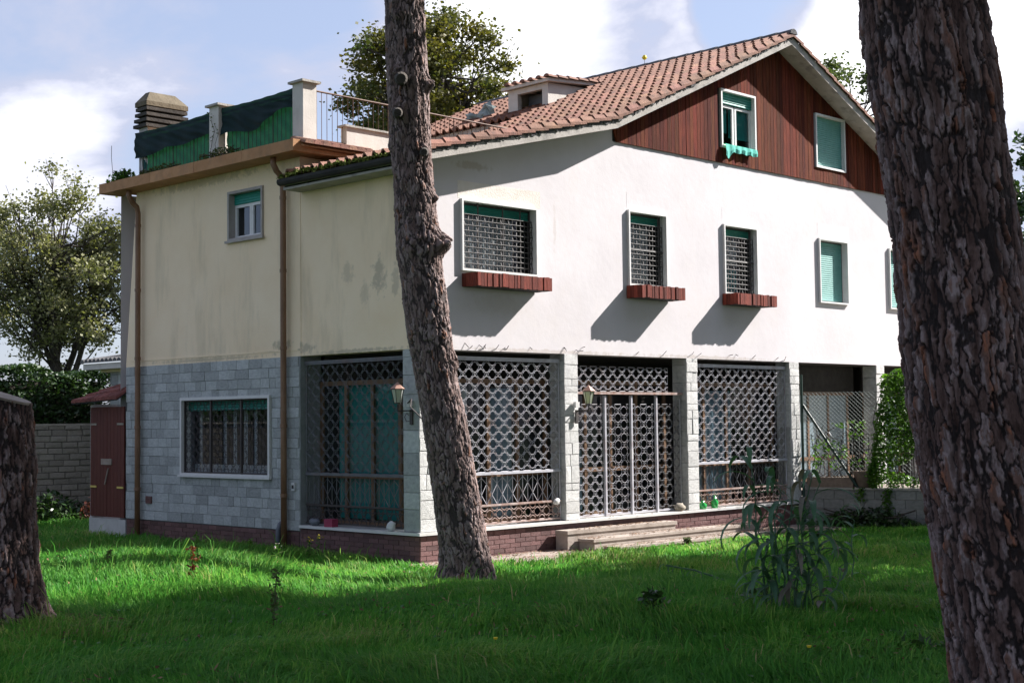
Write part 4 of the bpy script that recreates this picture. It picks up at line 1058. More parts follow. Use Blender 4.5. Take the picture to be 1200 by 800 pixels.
# ---- small things on the sill
def oddments():
    def blob(name, c, s, m, label, cat, seed, n=7):
        r = random.Random(seed); b = MB(); pts = []
        for i in range(1, n):
            a = math.pi*i/n
            for j in range(8):
                t = 2*math.pi*j/8; k = 1+r.uniform(-.18, .18)
                pts.append((c[0]+s[0]*math.sin(a)*math.cos(t)*k, c[1]+s[1]*math.sin(a)*math.sin(t)*k, max(ZP+.002, c[2]+s[2]*math.cos(a)*k)))
        f = [(i*8+j, i*8+(j+1) % 8, (i+1)*8+(j+1) % 8, (i+1)*8+j) for i in range(n-2) for j in range(8)]
        f += [tuple(range(7, -1, -1)), tuple((n-2)*8+j for j in range(8))]; b.raw(pts, f)
        tag(b.build(name, m, smooth=True), label, cat)
    blob('stone', (.03, 2.72, ZP+.06), (.07, .15, .07), M['pvc'], 'rounded grey green stone on the left end of the veranda sill', 'stone', 1)
    blob('crumpled_bag', (.03, .73, ZP+.07), (.06, .10, .085), M['dirty_wh'], 'crumpled white bag on the veranda sill beside the corner pillar', 'bag', 2)
    blob('stone', (6.62, .03, ZP+.07), (.13, .09, .09), M['tufa'], 'brown stone at the foot of the pillar right of the gate', 'stone', 3)
    blob('crumpled_bag', (3.22, .06, ZP+.34), (.08, .04, .06), M['dirty_wh'], 'white rag caught in the lower grille left of the gate pillar', 'rag', 4)
    b = MB(); b.prism([(-.03, 2.17, ZP+.001), (.10, 2.17, ZP+.001), (.12, 2.36, ZP+.001), (-.05, 2.36, ZP+.001)], (0, 0, .13)); o = b.build('plastic_box', M['magenta']); tag(o, 'faded magenta plastic box on the veranda sill in front of the left grille', 'box')
    for k, x in enumerate((7.33, 7.72)):
        b = MB(); c = (x, .03, ZP+.002)
        prof = [(.0, .065), (.13, .07), (.17, .03), (.24, .022)] if k else [(.0, .075), (.09, .085), (.13, .03), (.16, .03)]
        b.tube([(c[0], c[1], c[2]+h) for h, r_ in prof], [r_ for h, r_ in prof], 10)
        tag(b.build('green_bottle', M['bottle'], smooth=True), 'squat bright green bottle on the sill next to the pillar' if not k else 'taller green bottle further right on the sill under the grille', 'bottle')
oddments()

# ================================================================== CABINET AT THE LEFT END
def cabinet():
    t = empty('garden_cabinet', 'narrow oxblood double door cabinet under a small red tiled roof', 'cabinet', (-.02, 9.5, 0))
    Y = lambda y: y-9.5; X = lambda x: x+.02
    b = MB(); b.box(X(.0), X(.6), Y(8.80), Y(10.22), -.1, .36); b.box(X(.02), X(.6), Y(10.15), Y(10.22), .36, 2.68); b.build('base', M['white_up'], t)
    for k in range(2):
        y0 = 8.82+k*.665; d = MB(); d.box(X(.0), X(.01), Y(y0), Y(y0+.655), .40, 2.62)
        dr = d.build('door', M['shed_red'], t)
        for j in range(5):
            p = MB(); a = y0+j*.131; p.box(X(-.022), X(-.001), Y(a+.003), Y(a+.128), .40, 2.62-random.uniform(0, .01)); p.build('plank', M['shed_red'], dr)
        for z, m in ((.98, M['yellow']), (2.25, M['tufa'])):
            h = MB(); ya = y0+.02 if k == 0 else y0+.40; h.box(X(-.035), X(-.022), Y(ya), Y(ya+.24), z, z+.04); h.build('hinge', m, dr)
    b = MB(); b.box(X(-.045), X(-.022), Y(9.28), Y(9.68), 1.45, 1.57); b.build('door_bar', M['woodcut'], t)
    b = MB(); b.tube([(X(-.04), Y(9.40), 1.38), (X(-.05), Y(9.52), 1.05)], .015, 5); b.build('latch_stick', M['woodcut'], t)
    # roof of barrel tiles
    FL, FR, BL, BR = Vector((-.30, 10.42, 2.68)), Vector((-.22, 8.76, 2.74)), Vector((.55, 10.25, 2.98)), Vector((.55, 8.76, 3.22))
    off = Vector((.02, -9.5, 0))
    b = MB(); b.prism([FL+off, FR+off, BR+off, BL+off], (0, 0, .03)); rf = b.build('cabinet_roof', M['gutter'], t)
    for k in range(9):
        u = (k+.5)/9; A = FL.lerp(FR, u)+off; B = BL.lerp(BR, u)+off; ps = []; tl = MB(); n = 3
        for i in range(n):
            p0 = A.lerp(B, i/n-.02); p1 = A.lerp(B, (i+1)/n+.04); ps = []
            for p, rr, lz in ((p0, .095, .035), (p1, .08, .012)):
                for a in range(7):
                    an = math.pi*a/6; ps.append((p.x, p.y+math.cos(an)*rr, p.z+lz+math.sin(an)*rr*.8))
            tl.raw(ps, [(i2, i2+1, 8+i2, 7+i2) for i2 in range(6)] + [(0, 1, 2, 3, 4, 5, 6)])
        tl.build('cabinet_tile', M['shed_tile'], rf)
M['shed_tile'] = mat('dark_red_tile', (.13, .035, .028), (.22, .075, .055), 7, .85, .5, 30, rnd=.2)
cabinet()

# ---- rear outbuilding seen past the corner
def annex():
    t = empty('rear_annex', 'low stone faced annex with a mossy tiled roof behind the left end of the house', 'annex', (3, 14, 0))
    O = lambda *a: a
    b = MB(); b.box(0, 6, -.6, .55, -.2, 3.52); w = b.build('wall', M['slate_joint'], t)
    r = 0; z = 2.0
    while z < 3.5:
        h = .24; y = -.6
        while y < .55:
            wd = random.uniform(.3, .5); o = link('stone_tile', random.choice(UNIT['stone_tile']), w); c = min(y+wd, .56)
            o.location = (0, (y+c)/2, z+h/2); o.scale = (.03, c-y-.008, h-.008); y = c
        z += h+.005
    b = MB(); b.box(.0-.15, 6, -.6, .78, 3.53, 3.60); b.build('eave_board', M['yellow_cr'], t)
    b = MB(); b.box(-.35, 6, -.6, 1.28, 3.60, 3.74); b.build('eave', M['post'], t)
    b = MB()
    for k in range(10):
        y = -.5+k*.19; ps = []
        for xx, rr, z in ((-.42, .095, 3.76), (1.2, .09, 4.02)):
            for a in range(6):
                an = math.pi*a/5; ps.append((xx, y+math.cos(an)*rr, z+math.sin(an)*rr))
        b.raw(ps, [(i, i+1, 7+i, 6+i) for i in range(5)] + [(0, 1, 2, 3, 4, 5)])
    b.build('roof', M['lichen'], t)
    b = MB(); b.box(.4, 1.1, -.6, .55, 3.95, 4.30); b.build('parapet', M['concrete'], t)
M['yellow_cr'] = mat('yellowed_plaster', (.50, .42, .22), (.56, .48, .27), 3, .9)
annex()

# ================================================================== GARDEN WALL LEFT + HEDGE
def garden_wall():
    t = MB(); t.box(-14, 3.0, 15.02, 15.25, -.2, 2.25); w = t.build('garden_wall', M['tufa_joint']); tag(w, 'weathered tufa block wall below the hedge at far left', 'wall')
    it = []; h = .145; r = 0; z = -.02
    while z < 2.2:
        x = -3.0-(.2 if r % 2 else 0)
        while x < 3.0:
            wd = .40*random.uniform(.9, 1.1); it.append((x+.006, min(x+wd, 3.0)-.006, z+.006, z+h-.006, 15.02, random.uniform(.02, .05), 'R')); x += wd
        z += h; r += 1
    it.sort(key=lambda q: -q[0])
    lay('stone_block', unit('tufa_block', M['tufa'], ins=.035, bulge=.2), w, it, 'R', jit=.008)
    b = MB(); b.box(-14, 3.0, 14.97, 15.30, 2.25, 2.30); b.build('wall_coping', M['tufa'], w)
garden_wall()

def leaf_quads(P, size, up=.3, seed=0, aspect=.55, nrm=None):
    """folded leaves: 2 tris each around midrib -> 4 verts"""
    r = np.random.default_rng(seed); n = len(P)
    d = r.normal(size=(n, 3)); d[:, 2] *= .6; d /= np.linalg.norm(d, axis=1, keepdims=True)
    s = r.normal(size=(n, 3)); s -= (s*d).sum(1, keepdims=True)*d; s /= np.linalg.norm(s, axis=1, keepdims=True)
    if up: s[:, 2] *= (1-up); s /= np.linalg.norm(s, axis=1, keepdims=True)
    L = (size*r.uniform(.65, 1.3, n))[:, None]
    V = np.stack([P-d*L*.5, P+s*L*aspect*.5, P+d*L*.5, P-s*L*aspect*.5], 1).reshape(-1, 3)
    F = np.arange(4*n).reshape(n, 4)
    return V, F

def hedge():
    t = empty('laurel_hedge', 'dense dark green clipped hedge rising behind the tufa wall', 'hedge', (-4, 16.6, 0))
    r = np.random.default_rng(5); n = 24000
    x = r.uniform(-5.5, 3.9, n)+4-4; top = 3.62+.12*np.sin(x*1.7)+.10*np.sin(x*4.1+1)
    face = r.random(n)
    y = np.where(face < .7, 15.75+r.exponential(.12, n)+.12*np.sin(x*3)*np.sin(top*2), r.uniform(15.8, 17.4, n))
    z = np.where(face < .7, r.uniform(1.7, 3.7, n), top-r.exponential(.06, n))
    z = np.minimum(z, top); y = y+.15*vnoise(x*1.5, z*1.8, 2)*2-.15
    P = np.stack([x+4-0, y-16.6, z], 1); P[:, 0] = x+4
    V, F = leaf_quads(P, .12, .3, 3)
    link('foliage', np_mesh('foliage', V, F, M['leaf_dark']), t)['kind'] = 'stuff'
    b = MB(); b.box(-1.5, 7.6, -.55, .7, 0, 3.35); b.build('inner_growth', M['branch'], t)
hedge()

# ================================================================== TREES
def crown_tree(name, label, cx, cy, D, rx, rz, leafm, nleaf, lsize, ncl, seed, trunk_r=.22, sig=.16, zb=-.3, low=.35):
    """tree whose crown is centred on a photo direction: trunk, limbs to every leaf cluster, clusters of leaves"""
    s_ = D/1700.6; c = pix(cx, cy, D); RX, RZ = rx*s_, rz*s_; r = np.random.default_rng(seed); rr = random.Random(seed)
    t = empty(name, label, 'tree', (c[0], c[1], zb)); C = np.array([0, 0, c[2]-zb])
    d = r.normal(size=(ncl, 3)); d /= np.linalg.norm(d, axis=1, keepdims=True); q = r.random(ncl)**.42
    q *= 1+.16*np.sin(d[:, 0]*5+seed)+.10*np.sin(d[:, 2]*7+d[:, 1]*4)
    P = C+d*q[:, None]*np.array([RX, RX, RZ])
    fork = Vector((0, 0, max(1.5, C[2]-RZ*1.05))); b = MB()
    b.tube([(0, 0, -.3), (.1, 0, fork.z*.5), fork], [trunk_r*1.2, trunk_r, trunk_r*.85], 8)
    mains = []
    for k in range(7):
        a = 6.28*k/7+rr.uniform(-.4, .4); e = Vector((math.cos(a)*RX*.42, math.sin(a)*RX*.42, C[2]+RZ*rr.uniform(-.35, .35)))
        m1 = fork.lerp(e, .35)+Vector((rr.gauss(0, .15), rr.gauss(0, .15), -.1*RZ)); m2 = fork.lerp(e, .7)+Vector((rr.gauss(0, .2), rr.gauss(0, .2), 0)); b.tube([fork, m1, m2, e], [trunk_r*.55, trunk_r*.42, trunk_r*.3, trunk_r*.18], 6, cap=False); mains.append((fork, m1, m2, e))
    for p in P:
        v = Vector(p); best = min(mains, key=lambda mm: (mm[3]-v).length); o = best[2].lerp(best[3], rr.random()) if rr.random() < .6 else best[1].lerp(best[2], rr.random())
        m = o.lerp(v, .5)+Vector((rr.gauss(0, .12), rr.gauss(0, .12), rr.gauss(0, .1)-.05*RZ)); b.tube([o, m, v], [trunk_r*.18, trunk_r*.11, .012], 4, cap=False)
        for k in range(3):
            w = v+Vector((rr.gauss(0, 1), rr.gauss(0, 1), rr.gauss(0, 1)))*RX*sig*.9; b.tube([m.lerp(v, .6), w], [.02, .008], 3, cap=False)
    b.build('trunk', M['branch'], t)
    wgt = r.random(ncl)+.3; idx = r.choice(ncl, nleaf, p=wgt/wgt.sum())
    L_ = P[idx]+r.normal(size=(nleaf, 3))*RX*sig*np.array([1, 1, .75])*(.4+.6*r.random((nleaf, 1)))
    V, F = leaf_quads(L_, lsize, .2, seed+1, .7)
    link('crown', np_mesh('crown', V, F, leafm), t)['kind'] = 'stuff'
crown_tree('olive_green_tree', 'broad loose grey green tree above the hedge at far left', 72, 328, 46, 108, 118, M['leaf_olive'], 32000, .115, 200, 21, .22, .12)
crown_tree('olive_green_tree', 'grey green tree cut by the left edge of the photo', -55, 330, 50, 90, 110, M['leaf_olive'], 12000, .13, 60, 33, .22, .15)
crown_tree('autumn_tree', 'round crowned tree with yellowing leaves rising behind the terrace', 500, 112, 52, 112, 92, M['leaf_autumn'], 32000, .16, 130, 45, .3, .12)
crown_tree('roadside_tree', 'pale olive tree showing over the right slope of the roof', 978, 150, 55, 78, 84, M['leaf_mid'], 17000, .16, 90, 51, .3, .13)
crown_tree('dark_evergreen', 'dark green evergreen at the right edge behind the great trunk', 1240, 300, 50, 66, 160, M['leaf_dark'], 15000, .20, 80, 52, .3, .16)

def boundary():
    # garden boundary beyond the left edge of the frame, added only to darken reflections in the panes
    t = empty('reflected_hedge', 'tall dark hedge added beyond the left edge of the frame for the panes to reflect', 'hedge', (-19, 14, 0))
    r = np.random.default_rng(8); n = 26000; y = r.uniform(-16, 26, n); top = 3.6+.5*np.sin(y*.7)+.3*np.sin(y*1.9)
    P = np.stack([.9+r.exponential(.25, n)*-1+.3*np.sin(y*2), y-0, r.uniform(0, 1, n)**.8*top], 1)
    V, F = leaf_quads(P, .26, .3, 3); link('foliage', np_mesh('foliage', V, F, M['leaf_dark']), t)['kind'] = 'stuff'
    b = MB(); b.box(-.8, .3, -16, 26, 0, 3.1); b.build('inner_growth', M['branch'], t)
boundary()

# ---- stone pines
def voro(u, v, period, k):
    """cell noise on unit grid, periodic in u. returns F1,F2,id,vector"""
    iu = np.floor(u); iv = np.floor(v); f1 = np.full(u.shape, 9.); f2 = np.full(u.shape, 9.); cid = np.zeros(u.shape)
    for a in (-1, 0, 1):
        for c in (-1, 0, 1):
            cu = iu+a; cv = iv+c; hu = np.mod(cu, period)
            jx = hashn(hu, cv, k)*.9+.05; jy = hashn(hu, cv, k+9)*.9+.05
            d = np.sqrt((cu+jx-u)**2+(cv+jy-v)**2); idv = hashn(hu, cv, k+23)
            m1 = d < f1; f2 = np.where(m1, f1, np.minimum(f2, d)); cid = np.where(m1, idv, cid); f1 = np.where(m1, d, f1)
    return f1, f2, cid

def pine_trunk(path, name, parent, m, nu, rows, cellw, cellh, fdepth, seed, bumps=(), seam=0.8, top_cut=None, jag=.42, lf=(24, 7), la=.65):
    """path: list of (x,y,z,r) ; world coords relative to parent"""
    path = np.array(path, float); z = np.asarray(rows)
    cx = np.interp(z, path[:, 2], path[:, 0]); cy = np.interp(z, path[:, 2], path[:, 1]); R = np.interp(z, path[:, 2], path[:, 3])
    # soften the kinks of the path
    def sm(a, w=9):
        kk = np.ones(w)/w; return np.convolve(np.pad(a, (w//2, w//2), 'edge'), kk, 'valid')
    cx, cy, R = sm(cx), sm(cy), sm(R)
    th = np.linspace(0, 2*np.pi, nu, endpoint=False)
    TH, Z = np.meshgrid(th, z, indexing='xy'); Rr = R[:, None]*np.ones_like(TH)
    Rm = R.mean(); per = max(5, int(round(2*np.pi*Rm/cellw)))
    U = TH/(2*np.pi)*per; Vv = Z/cellh
    # periodic warp
    TS = np.mod(TH-seam, 2*np.pi); A = TS*Rm
    def fb(fx, fz, k): return (vnoise(A*fx, Z*fz, k)-.5)+.5*(vnoise(A*fx*2.1, Z*fz*2.1, k+1)-.5)+.25*(vnoise(A*fx*4.3, Z*fz*4.3, k+2)-.5)
    wp = fb(9, 5, seed)*1.0 + fb(38, 22, seed+7)*jag + fb(95, 55, seed+8)*jag*.45
    wz = fb(7, 3.5, seed+3)*.9 + fb(34, 16, seed+9)*jag*.95 + fb(80, 60, seed+10)*jag*.3
    u1 = np.mod(TS/(2*np.pi)*per+wp, per); f1, f2, cid = voro(u1, Vv+wz, per, seed)
    e = f2-f1
    thr = np.clip(.26*(fb(13, 6, seed+17)+.42), .0, .4); plate = sst(thr, thr+.13, e)
    f1b, f2b, cidb = voro(np.mod(u1*2+.3, per*2), (Vv+wz)*1.6+wp*.6, per*2, seed+5)
    flake = sst(.0, .10, f2b-f1b)
    lay_ = fb(lf[0], lf[1], seed+13)*1.6+.5; lay_ = np.floor(lay_*4)/4+.25*sst(.80, 1, np.mod(lay_*4, 1))
    fine = fb(120, 60, seed+2)
    disp = fdepth*(plate*(.55+.45*cid) - .5) + fdepth*.40*plate*(cidb-.5+.35*flake) + fdepth*la*plate*(lay_-.5) + fine*fdepth*.32
    disp += .02*Rr*np.sin(TH*2+Z*.8+seed)+.015*Rr*np.sin(TH*3-Z*1.7)
    for (bz, bth, br, sz, sth) in bumps:
        dth = np.angle(np.exp(1j*(TH-bth))); g = np.exp(-(((Z-bz)/sz)**2+(dth/sth)**2)); disp += br*g*(1+.35*np.sin(f1*9)*1)
    disp += Rr*.22*np.exp(-np.maximum(Z-.05, 0)/.16)*(.55+.45*np.sin(TH*5+seed))
    RR = Rr+disp
    X = cx[:, None]+RR*np.cos(TH); Y = cy[:, None]+RR*np.sin(TH); ZZ = Z + (vnoise(TH*9, Z*9, 4)-.5)*.01
    if top_cut is not None: ZZ = np.minimum(ZZ, top_cut(X, Y))
    V = np.stack([X, Y, ZZ], -1).reshape(-1, 3)
    nr = len(z); i = np.arange(nr*nu).reshape(nr, nu); j = np.roll(i, -1, 1)
    F = np.stack([i[:-1], j[:-1], j[1:], i[1:]], -1).reshape(-1, 4)
    fis = (1-plate)*.9+(1-flake)*.35*plate
    pid = np.clip(.52*cid+.20*cidb+.34*(lay_-.15), 0, 1)
    me = np_mesh(name, V, F, m, {'plate': pid.ravel(), 'fissure': np.clip(fis, 0, 1).ravel()}, smooth=True)
    return link(name, me, parent)

def crown(parent, c, rad, thick, n, seed):
    """umbrella crown of needle tufts carried on limbs"""
    r = np.random.default_rng(seed); cl = 60
    a = r.uniform(0, 2*np.pi, cl); q = np.sqrt(r.random(cl))*rad
    C_ = np.stack([np.cos(a)*q, np.sin(a)*q, thick*(1-(q/rad)**2)*.8+r.uniform(-.25, .25, cl)*thick], 1)+np.array(c)
    b = MB()
    for p in C_[:26]: b.tube([Vector(c)-Vector((0, 0, thick*.9)), Vector(c).lerp(Vector(p), .5)-Vector((0, 0, .2)), Vector(p)], [.11, .07, .02], 5, cap=False)
    b.build('limb', M['branch'], parent)
    idx = r.integers(0, cl, n); sc_ = np.array([.75, .75, .35])
    P = C_[idx]+r.normal(size=(n, 3))*sc_
    V, F = leaf_quads(P, .42, .2, seed, .38)
    link('crown', np_mesh('crown', V, F, M['needle']), parent)['kind'] = 'stuff'

def mid_pine():
    D = 19.8
    base = pix(546, 668, D); edges = [(668, 515, 578), (661, 517, 576), (640, 516, 571), (585, 508, 561), (490, 495, 546), (426, 484, 531), (395, 478, 530), (330, 470, 521), (300, 465, 517), (262, 463, 513), (206, 461, 506), (150, 457, 504), (94, 455, 501), (40, 453, 498), (0, 452, 496)]
    path = []
    for y, a, c in edges:
        p = pix((a+c)/2, y, D); path.append((p[0], p[1], p[2], (c-a)/2*D/1700.6))
    p0 = path[0]; gz = float(terr(p0[0], p0[1]))
    t = empty('pine_tree', 'tall pine with a leaning knotted trunk standing in front of the house corner', 'tree', (p0[0], p0[1], gz))
    rel = [(p[0]-p0[0], p[1]-p0[1], p[2]-gz, p[3]) for p in path][::1]
    rel.insert(0, (rel[0][0], rel[0][1], -.4, rel[0][3]*1.12)); top = rel[-1]
    rel.append((top[0]-.1, top[1], 11.5, .22))
    rel = sorted(rel, key=lambda q: q[2])
    rows = np.concatenate([np.arange(-.35, 8.3, .0125), np.arange(8.3, 11.5, .06)])
    # direction toward the camera
    tc_ = math.atan2(CAM[1]-p0[1], CAM[0]-p0[0])
    def pz(py): return float(pix(500, py, D)[2]-gz)
    B = [(pz(90), tc_-.5, .07, .10, .4), (pz(100), tc_+1.3, .09, .09, .35), (pz(132), tc_-.45, .06, .12, .5), (pz(180), tc_+.75, .045, .10, .35), (pz(215), tc_-.35, .035, .1, .3), (pz(232), tc_+1.25, .05, .07, .3),
         (pz(285), tc_+1.35, .14, .14, .55), (pz(288), tc_+.2, .06, .16, .8), (pz(22), tc_-.2, .04, .08, .4), (pz(426), tc_+1.3, .06, .16, .5), (pz(170), tc_-1.4, .03, .1, .4)]
    # angles increase counter-clockwise: photo right is +side
    B = [(z, tc_+(a-tc_), h, s, w) for z, a, h, s, w in B]
    pine_trunk(rel, 'trunk', t, M['bark_mid'], 340, rows, .060, .22, .020, 3, B)
    for (py, px, rr) in ((92, 470, .075), (178, 497, .05), (132, 466, .06)):
        q = pix(px, py, D-.42)-np.array([p0[0], p0[1], gz]); dirv = (CAM-pix(px, py, D)); dirv /= np.linalg.norm(dirv); q2 = q+dirv*.09; q0 = q-dirv*.15
        b = MB(); b.tube([q0, q, q2], [rr*1.25, rr*1.1, rr*.85], 12); b.build('branch_stub', M['branch'], t, smooth=False)
    crown(t, (-.2, -.2, 11.9), 4.6, 1.5, 5200, 61)
mid_pine()

def right_pine():
    D = 6.4
    edges = [(0, 1008, 1153), (60, 1015, 1161), (110, 1021, 1170), (150, 1029, 1175), (220, 1041, 1184), (300, 1051, 1197), (400, 1058, 1214), (480, 1068, 1228), (550, 1080, 1243), (650, 1097, 1265), (750, 1113, 1290), (800, 1120, 1302), (900, 1126, 1320), (1000, 1125, 1335)]
    path = []
    for y, a, c in edges:
        p = pix((a+c)/2, y, D); path.append((p[0], p[1], p[2], (c-a)/2*D/1700.6))
    pb = path[-1]; gz = float(terr(pb[0], pb[1]))
    t = empty('pine_tree', 'massive dark pine trunk with flaking plated bark filling the right foreground', 'tree', (pb[0], pb[1], gz))
    rel = sorted([(p[0]-pb[0], p[1]-pb[1], p[2]-gz, p[3]) for p in path], key=lambda q: q[2])
    f = rel[0]; rel = [(f[0], f[1], -.4, f[3]*1.1)]+rel; tp = rel[-1]; rel.append((tp[0]-.2, tp[1]+.1, 11.0, .2))
    rows = np.concatenate([np.arange(-.4, .5, .03), np.arange(.5, 3.75, .0065), np.arange(3.75, 11, .05)])
    pine_trunk(rel, 'trunk', t, M['bark'], 640, rows, .042, .22, .013, 17,
               [(float(pix(1150, 100, D)[2]-gz), math.atan2(CAM[1]-pb[1], CAM[0]-pb[0])-.2, .02, .10, .5), (float(pix(1130, 250, D)[2]-gz), math.atan2(CAM[1]-pb[1], CAM[0]-pb[0]), .018, .12, .5)], jag=.46, lf=(30, 8), la=1.0)
    crown(t, (.6, .8, 11.3), 6.6, 1.5, 11500, 62)  # crown widened out of view to darken the foreground
right_pine()

def stump():
    D = 13.2
    path = []
    for y, a, c in [(455, -48, 33), (484, -48, 35.5), (544, -50, 40), (580, -50, 39), (640, -53, 42.5), (680, -58, 46), (720, -64, 51), (742, -68, 57), (760, -72, 62)]:
        p = pix((a+c)/2, y, D); path.append((p[0], p[1], p[2], (c-a)/2*D/1700.6))
    pb = path[-2]; gz = float(terr(pb[0], pb[1]))
    t = empty('tree_stump', 'tall sawn off pine stump with a slanting flat top at the left edge', 'tree stump', (pb[0], pb[1], gz))
    rel = sorted([(p[0]-pb[0], p[1]-pb[1], p[2]-gz, p[3]) for p in path], key=lambda q: q[2])
    f = rel[0]; rel = [(f[0], f[1], f[2]-.35, f[3]*1.1)]+rel
    zc = float(pix(-6, 461, D)[2]-gz); c0 = np.array(rel[-1][:2])
    cut = lambda X, Y: zc-.30*((X-c0[0])*r2[0]+(Y-c0[1])*r2[1])
    rows = np.arange(rel[0][2], zc+.4, .011)
    pine_trunk(rel, 'trunk', t, M['bark'], 320, rows, .06, .22, .020, 29, top_cut=cut)
    b = MB(); R = rel[-1][3]*1.04; pts = []
    for k in range(36):
        a = 2*math.pi*k/36; x = c0[0]+R*math.cos(a); y = c0[1]+R*math.sin(a); pts.append((x, y, float(cut(x, y))-.012))
    b.prism(pts, (0, 0, .022)); b.build('cut_face', M['woodcut'], t)
stump()

def off_pines():
    # neighbouring pines of the same grove outside the frame, shading the lawn; some added only to darken stump and foreground
    # (x, y, radius): crown edge kept clear of the sun path to the facade
    spots = [(7.6, -14.0, 4.3), (1.9, -12.5, 4.2), (14.6, -12.3, 4.2), (21.5, -12.9, 4.4), (2.5, -18.5, 4.4), (10, -18.5, 4.6), (18, -19, 4.6), (7.5, -25.5, 4.6), (-4.5, -22.5, 4.2), (15.5, -26, 4.6), (0, -28, 4.5), (-15, -25, 4.5), (-22, -18.5, 4.5)]
    me = None
    for i, (x, y, rad) in enumerate(spots):
        if i == 0:
            t = empty('pine_tree', 'unseen umbrella pine of the grove outside the frame, shading the lawn', 'tree', (x, y, 0), group='pines of the grove beyond the frame')
            rel = [(0, 0, -.3, .34), (.1, 0, 4, .28), (-.1, .1, 8, .24), (0, 0, 11.0, .18)]
            tr = pine_trunk(rel, 'trunk', t, M['bark_mid'], 60, np.arange(-.3, 11, .12), .1, .25, .03, 5)
            crown(t, (0, 0, 10.9), 4.4, 1.4, 10500, 70); first = t
        else:
            t = first.copy(); col.objects.link(t); t.location = (x, y, 0); t.rotation_euler = (0, 0, i*1.3)
            for ch in list(first.children):
                c = ch.copy(); col.objects.link(c); c.parent = t
off_pines()

